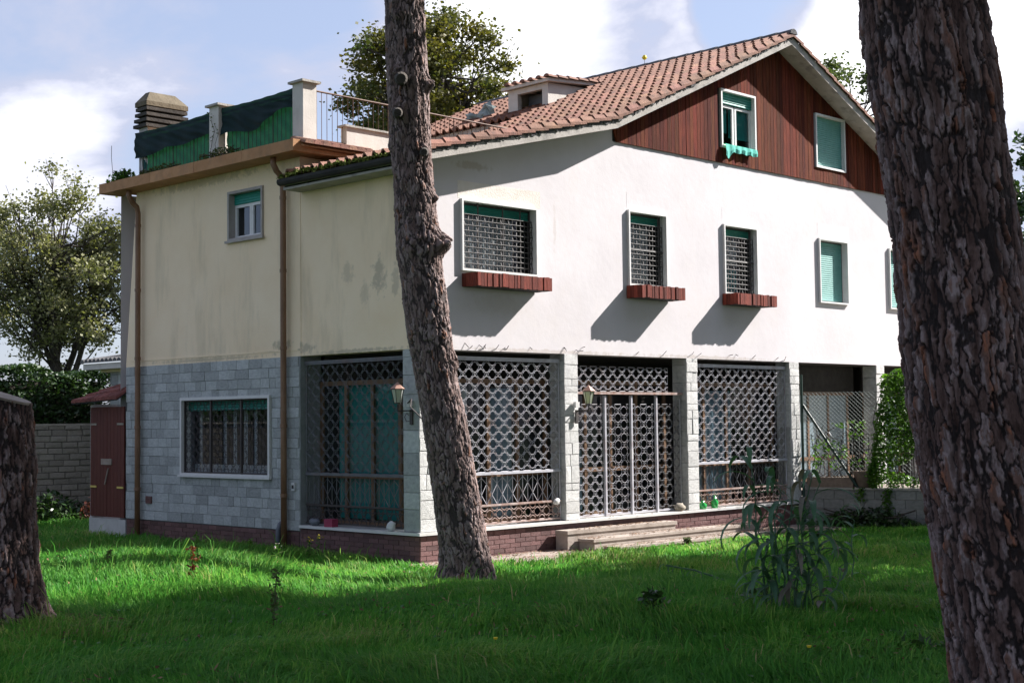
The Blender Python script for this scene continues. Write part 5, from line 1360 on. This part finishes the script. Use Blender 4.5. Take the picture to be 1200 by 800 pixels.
# ================================================================== RIGHT: RETAINING WALL, FENCE, PLANTS
def right_side():
    A = np.array([10.78, -.02]); Bv = np.array([12.35, -5.4]); d = Bv-A; Ln = np.linalg.norm(d); d /= Ln; ang = math.atan2(d[1], d[0]); nrm = np.array([d[1], -d[0]])
    # local frame: +x along the wall, camera side is -y after rotation
    t = empty('retaining_wall', 'low grey block retaining wall under the wire fence at the right of the house', 'wall', (A[0], A[1], 0), ang)
    camside = -1
    b = MB(); b.box(0, Ln, 0, .22, -.2, .74); w = b.build('core', M['concrete'], t)
    it = []
    for r in range(4):
        z0 = -.02+r*.19; x = -.2*(r % 2)
        while x < Ln:
            it.append((max(x, 0)+.003, min(x+.42, Ln)-.003, z0+.003, z0+.187, -.001, .02, 'R')); x += .42
    lay('stone_block', unit('wall_block', M['wallblk'], ins=.012), t, it, 'R', jit=.003)
    b = MB(); b.box(-.02, Ln, -.05, .26, .745, .785); b.build('wall_cap', M['concrete'], t)
    # terrace soil behind
    g = MB(); g.poly([(10.7, 0.02, .72), (A[0]+.1, A[1], .72), (Bv[0]+.1, Bv[1], .72), (20, -5.4, .72), (20, .6, .72), (10.7, .6, .72)]); tag(g.build('terrace_ground', M['paving']), 'raised paved terrace behind the low retaining wall', 'terrace', kind='structure')
    # chain link fence
    f = empty('wire_fence', 'chain link fence with dark green posts on the low wall', 'fence', (A[0], A[1], .785), ang)
    b = MB(); b.tube([(.046, -.20, -.75), (.046, -.20, 2.35)], .03, 8); b.build('post', M['green_post'], f)
    b = MB(); b.tube([(.06, -.19, 1.72), (1.12, .02, .0)], .028, 8); b.build('brace', M['green_post'], f)
    for x in (3.0, ):
        b = MB(); b.tube([(x, .10, 0), (x, .10, 2.35)], .03, 8); b.build('post', M['green_post'], f)
    m = MB(); H = 1.95; p = .085; L2 = Ln
    k = -int(H/p)
    while k*p < L2:
        for s in (1, -1):
            x0, z0, x1, z1 = (k*p, 0, k*p+H, H) if s == 1 else (k*p, H, k*p+H, 0)
            if x0 < 0: z0 += s*(0-x0); x0 = 0
            if x1 > L2: z1 -= s*(x1-L2); x1 = L2
            if x1-x0 > .02:
                sag = -.10*math.sin(max(0, min(1, (x0+x1)/2/3))*math.pi)
                m.tube([(x0, .10, .03+z0), (x1, .10, .03+z1)], .003, 3, cap=False)
        k += 1
    for z in (.05, 1.0, H+.03): m.tube([(-.1, .10, z), (Ln/2, .10, z-.04), (Ln, .10, z)], .004, 4)
    m.build('wire_mesh', M['wire'], f)
    # iron railing with hooped bars behind
    rl = empty('iron_railing', 'low iron railing with hooped bars behind the wire fence', 'railing', (10.9, -.0, .74), ang)
    for k in range(26):
        x = .25+k*.15; b = MB(); h = .95 if k % 4 else 1.12
        if k % 4 == 0: b.tube([(x, .5, 0), (x, .5, h), (x+.04, .5, h+.06), (x+.11, .5, h+.06), (x+.15, .5, h), (x+.15, .5, .9)], .011, 5)
        else: b.tube([(x, .5, 0), (x, .5, h)], .010, 5)
        b.build('bar', M['iron_sh'], rl)
    b = MB(); b.box(.2, 4.1, .485, .515, .80, .83); b.box(.2, 4.1, .485, .515, .10, .13); b.build('rail', M['iron_sh'], rl)
    # trough and pot
    b = MB(); b.box(-.0, .98, -.12, .12, 0, .20); b.box(.04, .94, -.08, .08, .20, .205); tr = b.build('trough', M['pot']); tr.location = (A[0]+d[0]*.08-nrm[0]*0, A[1]+d[1]*.08, .787); tr.rotation_euler = (0, 0, ang)
    tr.location = (A[0]+d[0]*.05-d[1]*.13*1, A[1]+d[1]*.05+d[0]*.13, .787); tag(tr, 'long rough grey brown planting trough on the retaining wall', 'planter')
    b = MB(); n = 12; prof = [(.0, .15), (.28, .21), (.31, .23), (.34, .23), (.34, .19), (.28, .18)]
    pts = [(rr*math.cos(2*math.pi*k/n), rr*math.sin(2*math.pi*k/n), z) for z, rr in prof for k in range(n)]
    b.raw(pts, [(i*n+k, i*n+(k+1) % n, (i+1)*n+(k+1) % n, (i+1)*n+k) for i in range(5) for k in range(n)]+[tuple(range(n))[::-1], tuple(5*n+k for k in range(n))])
    po = b.build('flower_pot', M['pot'], smooth=True); q = A+d*1.22+np.array([-d[1], d[0]])*.16; po.location = (q[0], q[1], .787); tag(po, 'weathered round pot on the wall at the foot of the fence brace', 'pot')
    # climbers
    r = np.random.default_rng(77)
    def vine(label, n, x0, x1, z0, z1, dens, size, m, yoff=.1, hang=()):
        v = empty('climbing_vine', label, 'climber', (A[0], A[1], .785), ang); Ps = []
        st = MB(); rr = random.Random(n)
        for k in range(18):
            x = rr.uniform(x0, x1); pts = [(x, yoff, 0)]
            for j in range(6): pts.append((x+rr.gauss(0, .12), yoff+rr.gauss(0, .06), z1*(j+1)/6*rr.uniform(.75, 1)))
            st.tube(pts, .008, 4, cap=False)
        st.build('stem', M['branch'], v)
        x = r.uniform(x0, x1, n); u = (x-x0)/(x1-x0); top = z1*(sst(0, .09, u)*.85+.15)*(.85+.3*vnoise(x*3, x*0+2, 3))
        z = z0+(top-z0)*r.random(n)**.8; y = yoff+r.normal(size=n)*.13
        k = vnoise(x*2.6, z*2.6, 9) > .30
        P = np.stack([x, y, z], 1)[k]
        for hx, hl in hang:
            mN = int(hl*260); P = np.concatenate([P, np.stack([hx+r.normal(size=mN)*.05, -.07+r.normal(size=mN)*.03, -hl*r.random(mN)], 1)])
        V, F = leaf_quads(P, size, .3, 5, .7)
        link('foliage', np_mesh('foliage', V, F, m), v)['kind'] = 'stuff'
    vine('thick sunlit climber smothering the right end of the wire fence', 24000, 1.36, 5.2, 0, 2.35, 1, .075, M['leaf_vine'], .12, [(1.75, .62), (1.2, .3), (2.6, .4)])
    vine('small leafy climber on the fence beside the dark green post', 420, .12, 1.3, .35, 1.35, 1, .085, M['leaf_vine'], .22)
M['wallblk'] = mat('grey_wall_block', (.20, .20, .19), (.28, .28, .26), 5, .9, .5, 25, rnd=.12, stain=(.10, .10, .09), stain_scale=3, stain_amt=.6)
right_side()

# ================================================================== LOW PLANTS
def blade_leaf(b, p, az, L, w, droop, rise, n=7, twist=0):
    """long arching strap leaf"""
    c, s = math.cos(az), math.sin(az); prev = None; el = rise; q = Vector(p)
    for i in range(n+1):
        t = i/n; ww = w*math.sin(math.pi*min(.98, .12+t*.86))**.7
        side = Vector((-s, c, 0))*ww*.5
        a, d_ = q-side, q+side
        mid = q-Vector((0, 0, ww*.15))
        if prev: b.poly([prev[0], prev[1], mid, a]); b.poly([prev[1], prev[2], d_, mid])
        prev = (a, mid, d_); el -= droop/n*(1+t); q = q+Vector((c*math.cos(el), s*math.cos(el), math.sin(el)))*L/n
def reeds():
    rr = random.Random(9)
    D0 = None
    def stalk(t, x, y, h, lean, nleaf, m=M['reed'], Ls=(.45, .75), seedaz=0):
        b = MB(); pts = [(x, y, -.05)]
        for k in range(1, 7): pts.append((x+lean[0]*(k/6)**1.6, y+lean[1]*(k/6)**1.6, h*k/6))
        pts = [(p[0]+rr.gauss(0, .012)*i_, p[1]+rr.gauss(0, .012)*i_, p[2]) for i_, p in enumerate(pts)]; b.tube(pts, [.011*(1-.6*k/6) for k in range(7)], 5); b.build('stalk', M['reed'], t)
        for k in range(nleaf):
            f = .18+.80*k/max(1, nleaf-1); i = min(int(f*6), 5); p = Vector(pts[i]).lerp(Vector(pts[i+1]), f*6-i)
            b = MB(); blade_leaf(b, p, rr.uniform(0, 6.28), rr.uniform(*Ls), rr.uniform(.045, .068), rr.uniform(1.2, 2.3), rr.uniform(.5, 1.2), 8); b.build('leaf', m, t, smooth=True)
    def at(px, py):   # ground point under a photo pixel
        for d in np.arange(8, 60, .03):
            X = pix(px, py, d)
            if X[2] < terr(X[0], X[1]): return X
    p = at(925, 722); t = empty('giant_reed', 'clump of tall blue green reeds with arching strap leaves in the shaded lawn', 'reed', (p[0], p[1], float(terr(p[0], p[1]))))
    k = p[2]
    px2m = np.linalg.norm(p-CAM)/1700
    R2 = np.array([r2[0], r2[1]]); R2 /= np.linalg.norm(R2)
    for (dx, h, lx) in ((-.22, 1.28, -.16), (-.10, 1.15, -.05), (0.0, 1.0, .02), (.08, 1.08, .1), (.16, 1.05, .12), (-.16, .8, -.1), (.05, .75, .1), (.2, .7, .12), (-.05, .9, -.02), (.12, .62, .2), (-.2, .6, .03)):
        yy = rr.uniform(-.2, .2); stalk(t, R2[0]*dx-R2[1]*yy*.3, R2[1]*dx+R2[0]*yy*.3, h*1.17, (R2[0]*lx, R2[1]*lx), 11 if h > .9 else 7, M['reed'] if rr.random() < .92 else M['reed_dry'], Ls=(.38, .62))
    p = at(1000, 690); t = empty('giant_reed', 'single thin reed with hanging leaves standing right of the clump', 'reed', (p[0], p[1], float(terr(p[0], p[1]))))
    stalk(t, 0, 0, 1.0, (-.08, .05), 8, Ls=(.35, .5))
    p = at(960, 728); t = empty('dry_reed', 'broken leaning reed stalk with dried leaves right of the clump', 'reed', (p[0], p[1], float(terr(p[0], p[1]))))
    stalk(t, 0, 0, .45, (R2[0]*.25, R2[1]*.25), 5, M['reed_dry'], (.12, .2))
    p = at(850, 692); t = empty('fallen_reed', 'fallen feathery reed lying across the lawn left of the clump', 'reed', (p[0], p[1], float(terr(p[0], p[1]))))
    b = MB(); b.tube([(0, 0, .12), (-R2[0]*.35, -R2[1]*.35, .24), (-R2[0]*.68, -R2[1]*.68, .30)], .01, 5); b.build('stalk', M['reed'], t)
    for k in range(16):
        f = k/15; b = MB(); blade_leaf(b, (-R2[0]*.68*f, -R2[1]*.68*f, .14+.18*f), rr.uniform(0, 6.28), rr.uniform(.12, .26), .022, rr.uniform(1.2, 2.2), .3, 5); b.build('leaf', M['reed'], t, smooth=True)
    # broad-leaved weeds and tall stems
    def weed(px, py, h, n, size, label, m, flower=None, dark=False):
        p = at(px, py); t = empty('weed', label, 'weed', (p[0], p[1], float(terr(p[0], p[1]))))
        b = MB(); top = (rr.uniform(-.05, .05), rr.uniform(-.05, .05), h); b.tube([(0, 0, -.02), (top[0]*.4, top[1]*.4, h*.5), top], .006, 4); b.build('stem', m, t)
        P = np.array([[top[0]*f+rr.gauss(0, size*.5), top[1]*f+rr.gauss(0, size*.5), h*f] for f in [rr.uniform(.1, 1) for _ in range(n)]])
        V, F = leaf_quads(P, size, .3, n, .45); link('foliage', np_mesh('foliage', V, F, m), t)
        if flower:
            P = np.array([[top[0]+rr.gauss(0, .03), top[1]+rr.gauss(0, .03), h+rr.uniform(-.04, .03)] for _ in range(10)]); V, F = leaf_quads(P, .03, .3, 3, .9); link('flower', np_mesh('flower', V, F, flower), t)['kind'] = 'stuff'
    weed(225, 682, .42, 70, .07, 'dark stemmed upright weed in the sunlit patch of grass', M['redleaf'])
    weed(292, 662, .42, 60, .05, 'slender pale green weed near the house, right of the dark stemmed one', M['leaf_vine'])
    weed(128, 672, .28, 60, .06, 'bushy pale weed in the brightest grass at left', M['leaf_mid'])
    weed(325, 668, .35, 50, .05, 'weed with small pale pink heads beside the downpipe', M['leaf_vine'], M['flower_pk'])
    weed(362, 660, .40, 60, .05, 'leafy weed with yellow flowers in front of the left grille', M['leaf_vine'], M['flower'])
    weed(372, 662, .46, 50, .05, 'tallest yellow flowered weed in front of the left grille', M['leaf_vine'], M['flower'])
    weed(232, 668, .50, 40, .055, 'weed with one pale yellow green tip in the sunlit grass', M['leaf_vine'])
    weed(320, 742, .55, 120, .05, 'feathery tall weed in the shaded lawn left of the leaning pine', M['leaf_mid'])
    weed(765, 722, .22, 90, .10, 'low clump of broad dark leaves in the lawn left of the reeds', M['leaf_dark'])
    weed(885, 712, .18, 70, .11, 'spreading low weed with broad leaves at the left foot of the reeds', M['leaf_dark'])
    weed(1080, 766, .10, 26, .14, 'flat bluish broad leaved weed near the foot of the great trunk', M['leaf_dark'])
    weed(805, 640, .16, 160, .06, 'leafy sunlit weed growing against the lowest step', M['leaf_mid'])
    weed(652, 640, .35, 24, .04, 'thin weed growing against the sunlit brick plinth', M['leaf_mid'])
    weed(885, 625, .55, 60, .05, 'dry thin weed beside the end of the steps', M['reed_dry'])
    weed(458, 652, .45, 22, .07, 'dry arching weed at the foot of the corner plinth', M['reed_dry'])
    weed(290, 632, .30, 160, .09, 'dark leafy weed against the brick plinth under the window', M['leaf_dark'])
    # flowers in lawn
    for k, (px, py) in enumerate(((580, 775), (948, 786))):
        p = at(px, py); t = empty('dandelion', ['yellow dandelion low in the lawn below the leaning pine', 'yellow dandelion in the lawn below the reeds'][k], 'flower', (p[0], p[1], float(terr(p[0], p[1]))))
        b = MB(); b.tube([(0, 0, 0), (.01, 0, .17)], .003, 4); b.build('stem', M['leaf_mid'], t)
        b = MB(); b.tube([(.01, 0, .165), (.01, 0, .18)], [.012, .018], 10); b.build('flower_head', M['flower'], t)
    return at
at_ground = reeds()

def ridge_weed():
    D = fwd+r2*(755-600)/1700.6-u2*(68-400)/1700.6; X = CAM+D*((10.05-CAM[0])/D[0])
    t = empty('ridge_weed', 'tiny yellow flowered weed growing out of the roof ridge', 'weed', tuple(X-np.array([0, 0, .14])))
    b = MB(); b.tube([(0, 0, -.1), (.01, 0, .12)], .006, 4); b.build('stem', M['leaf_mid'], t)
    b = MB(); b.tube([(.01, 0, .10), (.01, 0, .14), (.01, 0, .20)], [.03, .065, .03], 7); b.build('flower_head', M['flower'], t)
ridge_weed()
def shrubs():
    r = np.random.default_rng(4)
    def mound(name, label, cx, cy, rx, ry, h, n, size, m, z0=0, cat='shrub'):
        t = empty(name, label, cat, (cx, cy, z0)); b = MB(); rr = random.Random(n)
        for k in range(10):
            a = rr.uniform(0, 6.28); b.tube([(0, 0, 0), (math.cos(a)*rx*.4, math.sin(a)*ry*.4, h*.5), (math.cos(a)*rx*.8, math.sin(a)*ry*.8, h*rr.uniform(.5, .9))], .012, 4, cap=False)
        b.build('stem', M['branch'], t)
        d = r.normal(size=(n, 3)); d /= np.linalg.norm(d, axis=1, keepdims=True); q = r.random(n)**.45; P = d*q[:, None]*np.array([rx, ry, h]); P[:, 2] = np.abs(P[:, 2])*(.6+.6*vnoise(P[:, 0]*4, P[:, 1]*4+3, 1))
        V, F = leaf_quads(P, size, .3, n, .6); link('foliage', np_mesh('foliage', V, F, m), t)['kind'] = 'stuff'
    mound('shrub', 'dark tangled shrub at the foot of the tufa wall', 1.2, 14.2, 1.3, .5, .75, 1700, .12, M['leaf_dark'])
    mound('shrub', 'small red leaved shrub beside the oxblood cabinet', 1.9, 13.3, .4, .4, .75, 420, .10, M['redleaf'])
    mound('shrub', 'low dark weeds at the foot of the retaining wall', 11.0, -1.4, .5, 1.3, .42, 1500, .10, M['leaf_dark'])
    mound('shrub', 'reddish dry leafed bramble at the wall near the great trunk', 11.3, -3.3, .5, .7, .40, 600, .10, M['redleaf'])
    mound('terrace_weeds', 'broad leaved weeds spilling over the far left end of the terracotta cornice', -.25, 8.55, .28, .38, .28, 260, .10, M['leaf_vine'], 7.07, 'weeds')
    mound('terrace_weeds', 'patch of green weeds on the cornice below the net beside the chimney', -.28, 7.1, .14, .9, .17, 420, .06, M['leaf_mid'], 7.07, 'weeds')
    mound('terrace_weeds', 'weeds growing on the cornice at the foot of the middle white post', -.28, 5.1, .14, .8, .22, 420, .06, M['leaf_mid'], 7.07, 'weeds')
    # moss and leaves in the gutter
    n = 1500; y = r.uniform(-.4, 3.0, n); P = np.stack([-.46+r.uniform(-.08, .16, n), y, 6.41+.06*r.random(n)+.05*vnoise(y*5, y*0, 2)], 1)
    V, F = leaf_quads(P, .055, .2, 9, .8); o = link('gutter_moss', np_mesh('gutter_moss', V, F, M['moss'])); tag(o, 'moss and dead leaves lying in the gutter of the lower roof', 'moss', kind='stuff')
    n = 500; y = r.uniform(-.4, 3.0, n); P = np.stack([-.40+r.uniform(-.08, .2, n), y, 6.44+.05*r.random(n)], 1)
    V, F = leaf_quads(P, .06, .2, 12, .8); o = link('gutter_litter', np_mesh('gutter_litter', V, F, M['litter'])); tag(o, 'brown leaf litter among the moss in the gutter', 'leaf litter', kind='stuff')
    # climber twigs on the post
    v = empty('post_climber', 'thin leafy twig climbing the middle white terrace post', 'climber', (-.14, 5.5, 7.1)); b = MB(); rr = random.Random(3)
    pts = [(0, .1, 0)]+[(rr.uniform(-.03, 0), .1-.05*k+rr.gauss(0, .03)+.08*k*(k > 3)*.3, .14*(k+1)) for k in range(6)]; b.tube(pts, .006, 4); b.tube([(0, -.15, 0), (-.03, -.1, .3), (-.02, -.2, .5), (-.02, -.05, .7)], .005, 4); b.build('stem', M['branch'], v)
    P = np.array([[p[0]-.02+rr.gauss(0, .02), p[1]+rr.gauss(0, .05), p[2]+rr.gauss(0, .06)] for p in pts for _ in range(5)]); V, F = leaf_quads(P, .05, .2, 5, .7); link('foliage', np_mesh('foliage', V, F, M['leaf_mid']), v)
    # antenna-like dry stalk at the left end
    v = tag(link('dry_stalk', MB().mesh('x', None) if False else (lambda b: (b.tube([(-.3, 8.8, 7.07), (-.3, 8.82, 7.35), (-.28, 8.9, 7.62), (-.3, 8.86, 7.85)], .006, 4), b.mesh('dry_stalk', M['reed_dry']))[1])(MB())), 'thin dry stalk standing up at the left end of the cornice', 'stalk')
    # leaf litter on the steps and paving
    n = 5200; x = r.uniform(-.2, 9.5, n); y = -r.random(n)*1.35; z = np.where(y > -.35, .365, np.where(y > -.72, .22, np.where(y > -1.10, .095, .03)))
    z = np.where((x > 6.05) & (y > -.35), .035, z); z = np.where((x < 3.3) | (x > 8.6), .035, z); z = np.where((y > -.06) & (x > 3.3), .505, z)
    k = vnoise(x*2.2, y*4, 3) > .35; P = np.stack([x, y, z+.008], 1)[k]
    V, F = leaf_quads(P, .05, .75, 8, .55); V[:, 2] = np.repeat(P[:, 2], 4)+(V[:, 2]-np.repeat(P[:, 2], 4))*.35
    o = link('leaf_litter', np_mesh('leaf_litter', V, F, M['litter'])); tag(o, 'dry brown leaves scattered over the steps and paving', 'leaf litter', kind='stuff')
shrubs()

# ================================================================== GRASS
def grass():
    r = np.random.default_rng(1); N = 430000
    az = math.radians(44.55)+r.uniform(-.42, .42, N); u = r.random(N)
    d = 9.5+(36-9.5)*u**1.2
    x = CAM[0]+np.cos(az)*d; y = CAM[1]+np.sin(az)*d
    ok = ~((x > -.03) & (y > -.02) & (y < 8.8))                      # house
    ok &= ~((x > -.25) & (x < 10.6) & (y > -1.15+.12*np.sin(x*3)+.12*(vnoise(x*4, y*4, 1)-.5)) & (y < .1))   # paving and steps
    ok &= ~((x > -.1) & (y > 8.6) & (y < 10.4) & (x < .7))
    ok &= (x < 10.9+(-y)*.29) & (y < 14.6)
    x, y, d = x[ok], y[ok], d[ok]; n = len(x); z = terr(x, y)
    clump = vnoise(x*1.3, y*1.3, 6); c2 = vnoise(x*4.5, y*4.5, 12)
    h = (.055+.11*clump+.05*c2)*r.uniform(.6, 1.35, n)
    s = -(.712*x+.702*y)
    tall = (x < .0) & (x > -1.6) & (y > -.5) & (y < 9)
    h = np.where(tall, h*1.35, h); h = np.where((x > 3) & (y > -3.0), h*.75, h)
    long = r.random(n) < .012; h = h*(.75+.6*vnoise(x*.6, y*.6+7, 61)); h = np.where(long, h*2.0, h)
    comb = 6.28*vnoise(x*.7, y*.7, 21)*1.5+r.normal(size=n)*.9
    bend = h*r.uniform(.25, .95, n)*(.5+clump)
    dx, dy = np.cos(comb), np.sin(comb); face = comb+np.pi/2+r.normal(size=n)*.7
    w = r.uniform(.0035, .0065, n)*(1+.035*(d-10)); wx, wy = np.cos(face)*w, np.sin(face)*w
    P0 = np.stack([x, y, z-.01], 1); W = np.stack([wx, wy, wx*0], 1)
    P1 = P0+np.stack([dx*bend*.35, dy*bend*.35, h*.62], 1); P2 = P0+np.stack([dx*bend, dy*bend, h*np.clip(1-.35*bend/h, .4, 1)], 1)
    V = np.stack([P0-W, P0+W, P1+W*.8, P1-W*.8, P2], 1).reshape(-1, 3)
    b0 = np.arange(n)*5
    T1 = np.stack([b0, b0+1, b0+2], 1); T2 = np.stack([b0, b0+2, b0+3], 1); T3 = np.stack([b0+3, b0+2, b0+4], 1)
    F = np.concatenate([T1, T2, T3]); pat = vnoise(x*.55+3, y*.55, 51); tone = np.clip(.05+.30*clump+.16*r.normal(size=n)+.2*c2+.40*pat, 0, .93); tone = np.where(r.random(n) < .012+.05*sst(.6, .9, pat), 1.0, tone)
    o = link('lawn_grass', np_mesh('lawn_grass', V, F, M['grass'], {'tone': np.repeat(tone, 5)})); tag(o, 'long uncut green grass covering the garden', 'grass', kind='stuff')
    k = r.integers(0, len(x), 5000); P = np.stack([x[k], y[k], z[k]+r.uniform(.03, .12, 5000)], 1); kk = vnoise(P[:, 0]*.9, P[:, 1]*.9, 41) > .5
    V, F = leaf_quads(P[kk], .05, .6, 16, .35); o = link('lawn_litter', np_mesh('lawn_litter', V, F, M['litter'])); tag(o, 'dry leaves and pine needles caught in the lawn', 'leaf litter', kind='stuff')
    fx, fy = [], []
    for cx_, cy_, rr_ in ((-3.1, -4.3, .75), (-9.2, -4.9, .8), (-9.4, -13.1, 1.0)):
        a = r.uniform(0, 6.28, 900); q = np.sqrt(r.random(900))*rr_+.1; fx.append(cx_+q*np.cos(a)); fy.append(cy_+q*np.sin(a))
    fx, fy = np.concatenate(fx), np.concatenate(fy); P = np.stack([fx, fy, terr(fx, fy)+r.uniform(.01, .10, len(fx))], 1)
    V, F = leaf_quads(P, .09, .7, 26, .12); o = link('pine_needles', np_mesh('pine_needles', V, F, M['litter'])); tag(o, 'brown fallen pine needles around the feet of the trunks', 'pine needles', kind='stuff')
    # clover-like ground leaves between the blades
    n = 26000; k = r.integers(0, len(x), n); P = np.stack([x[k], y[k], z[k]+r.uniform(.01, .08, n)], 1); kk = vnoise(P[:, 0]*1.8, P[:, 1]*1.8, 31) > .45
    V, F = leaf_quads(P[kk], .045, .7, 6, .8); o = link('ground_cover', np_mesh('ground_cover', V, F, M['clover'])); tag(o, 'small leaved ground cover growing among the grass', 'ground cover', kind='stuff')
M['clover'] = mat('clover_leaf', (.03, .11, .012), (.06, .17, .02), 2, .5, trans=.3)
grass()
print('script time', time.time()-T0)
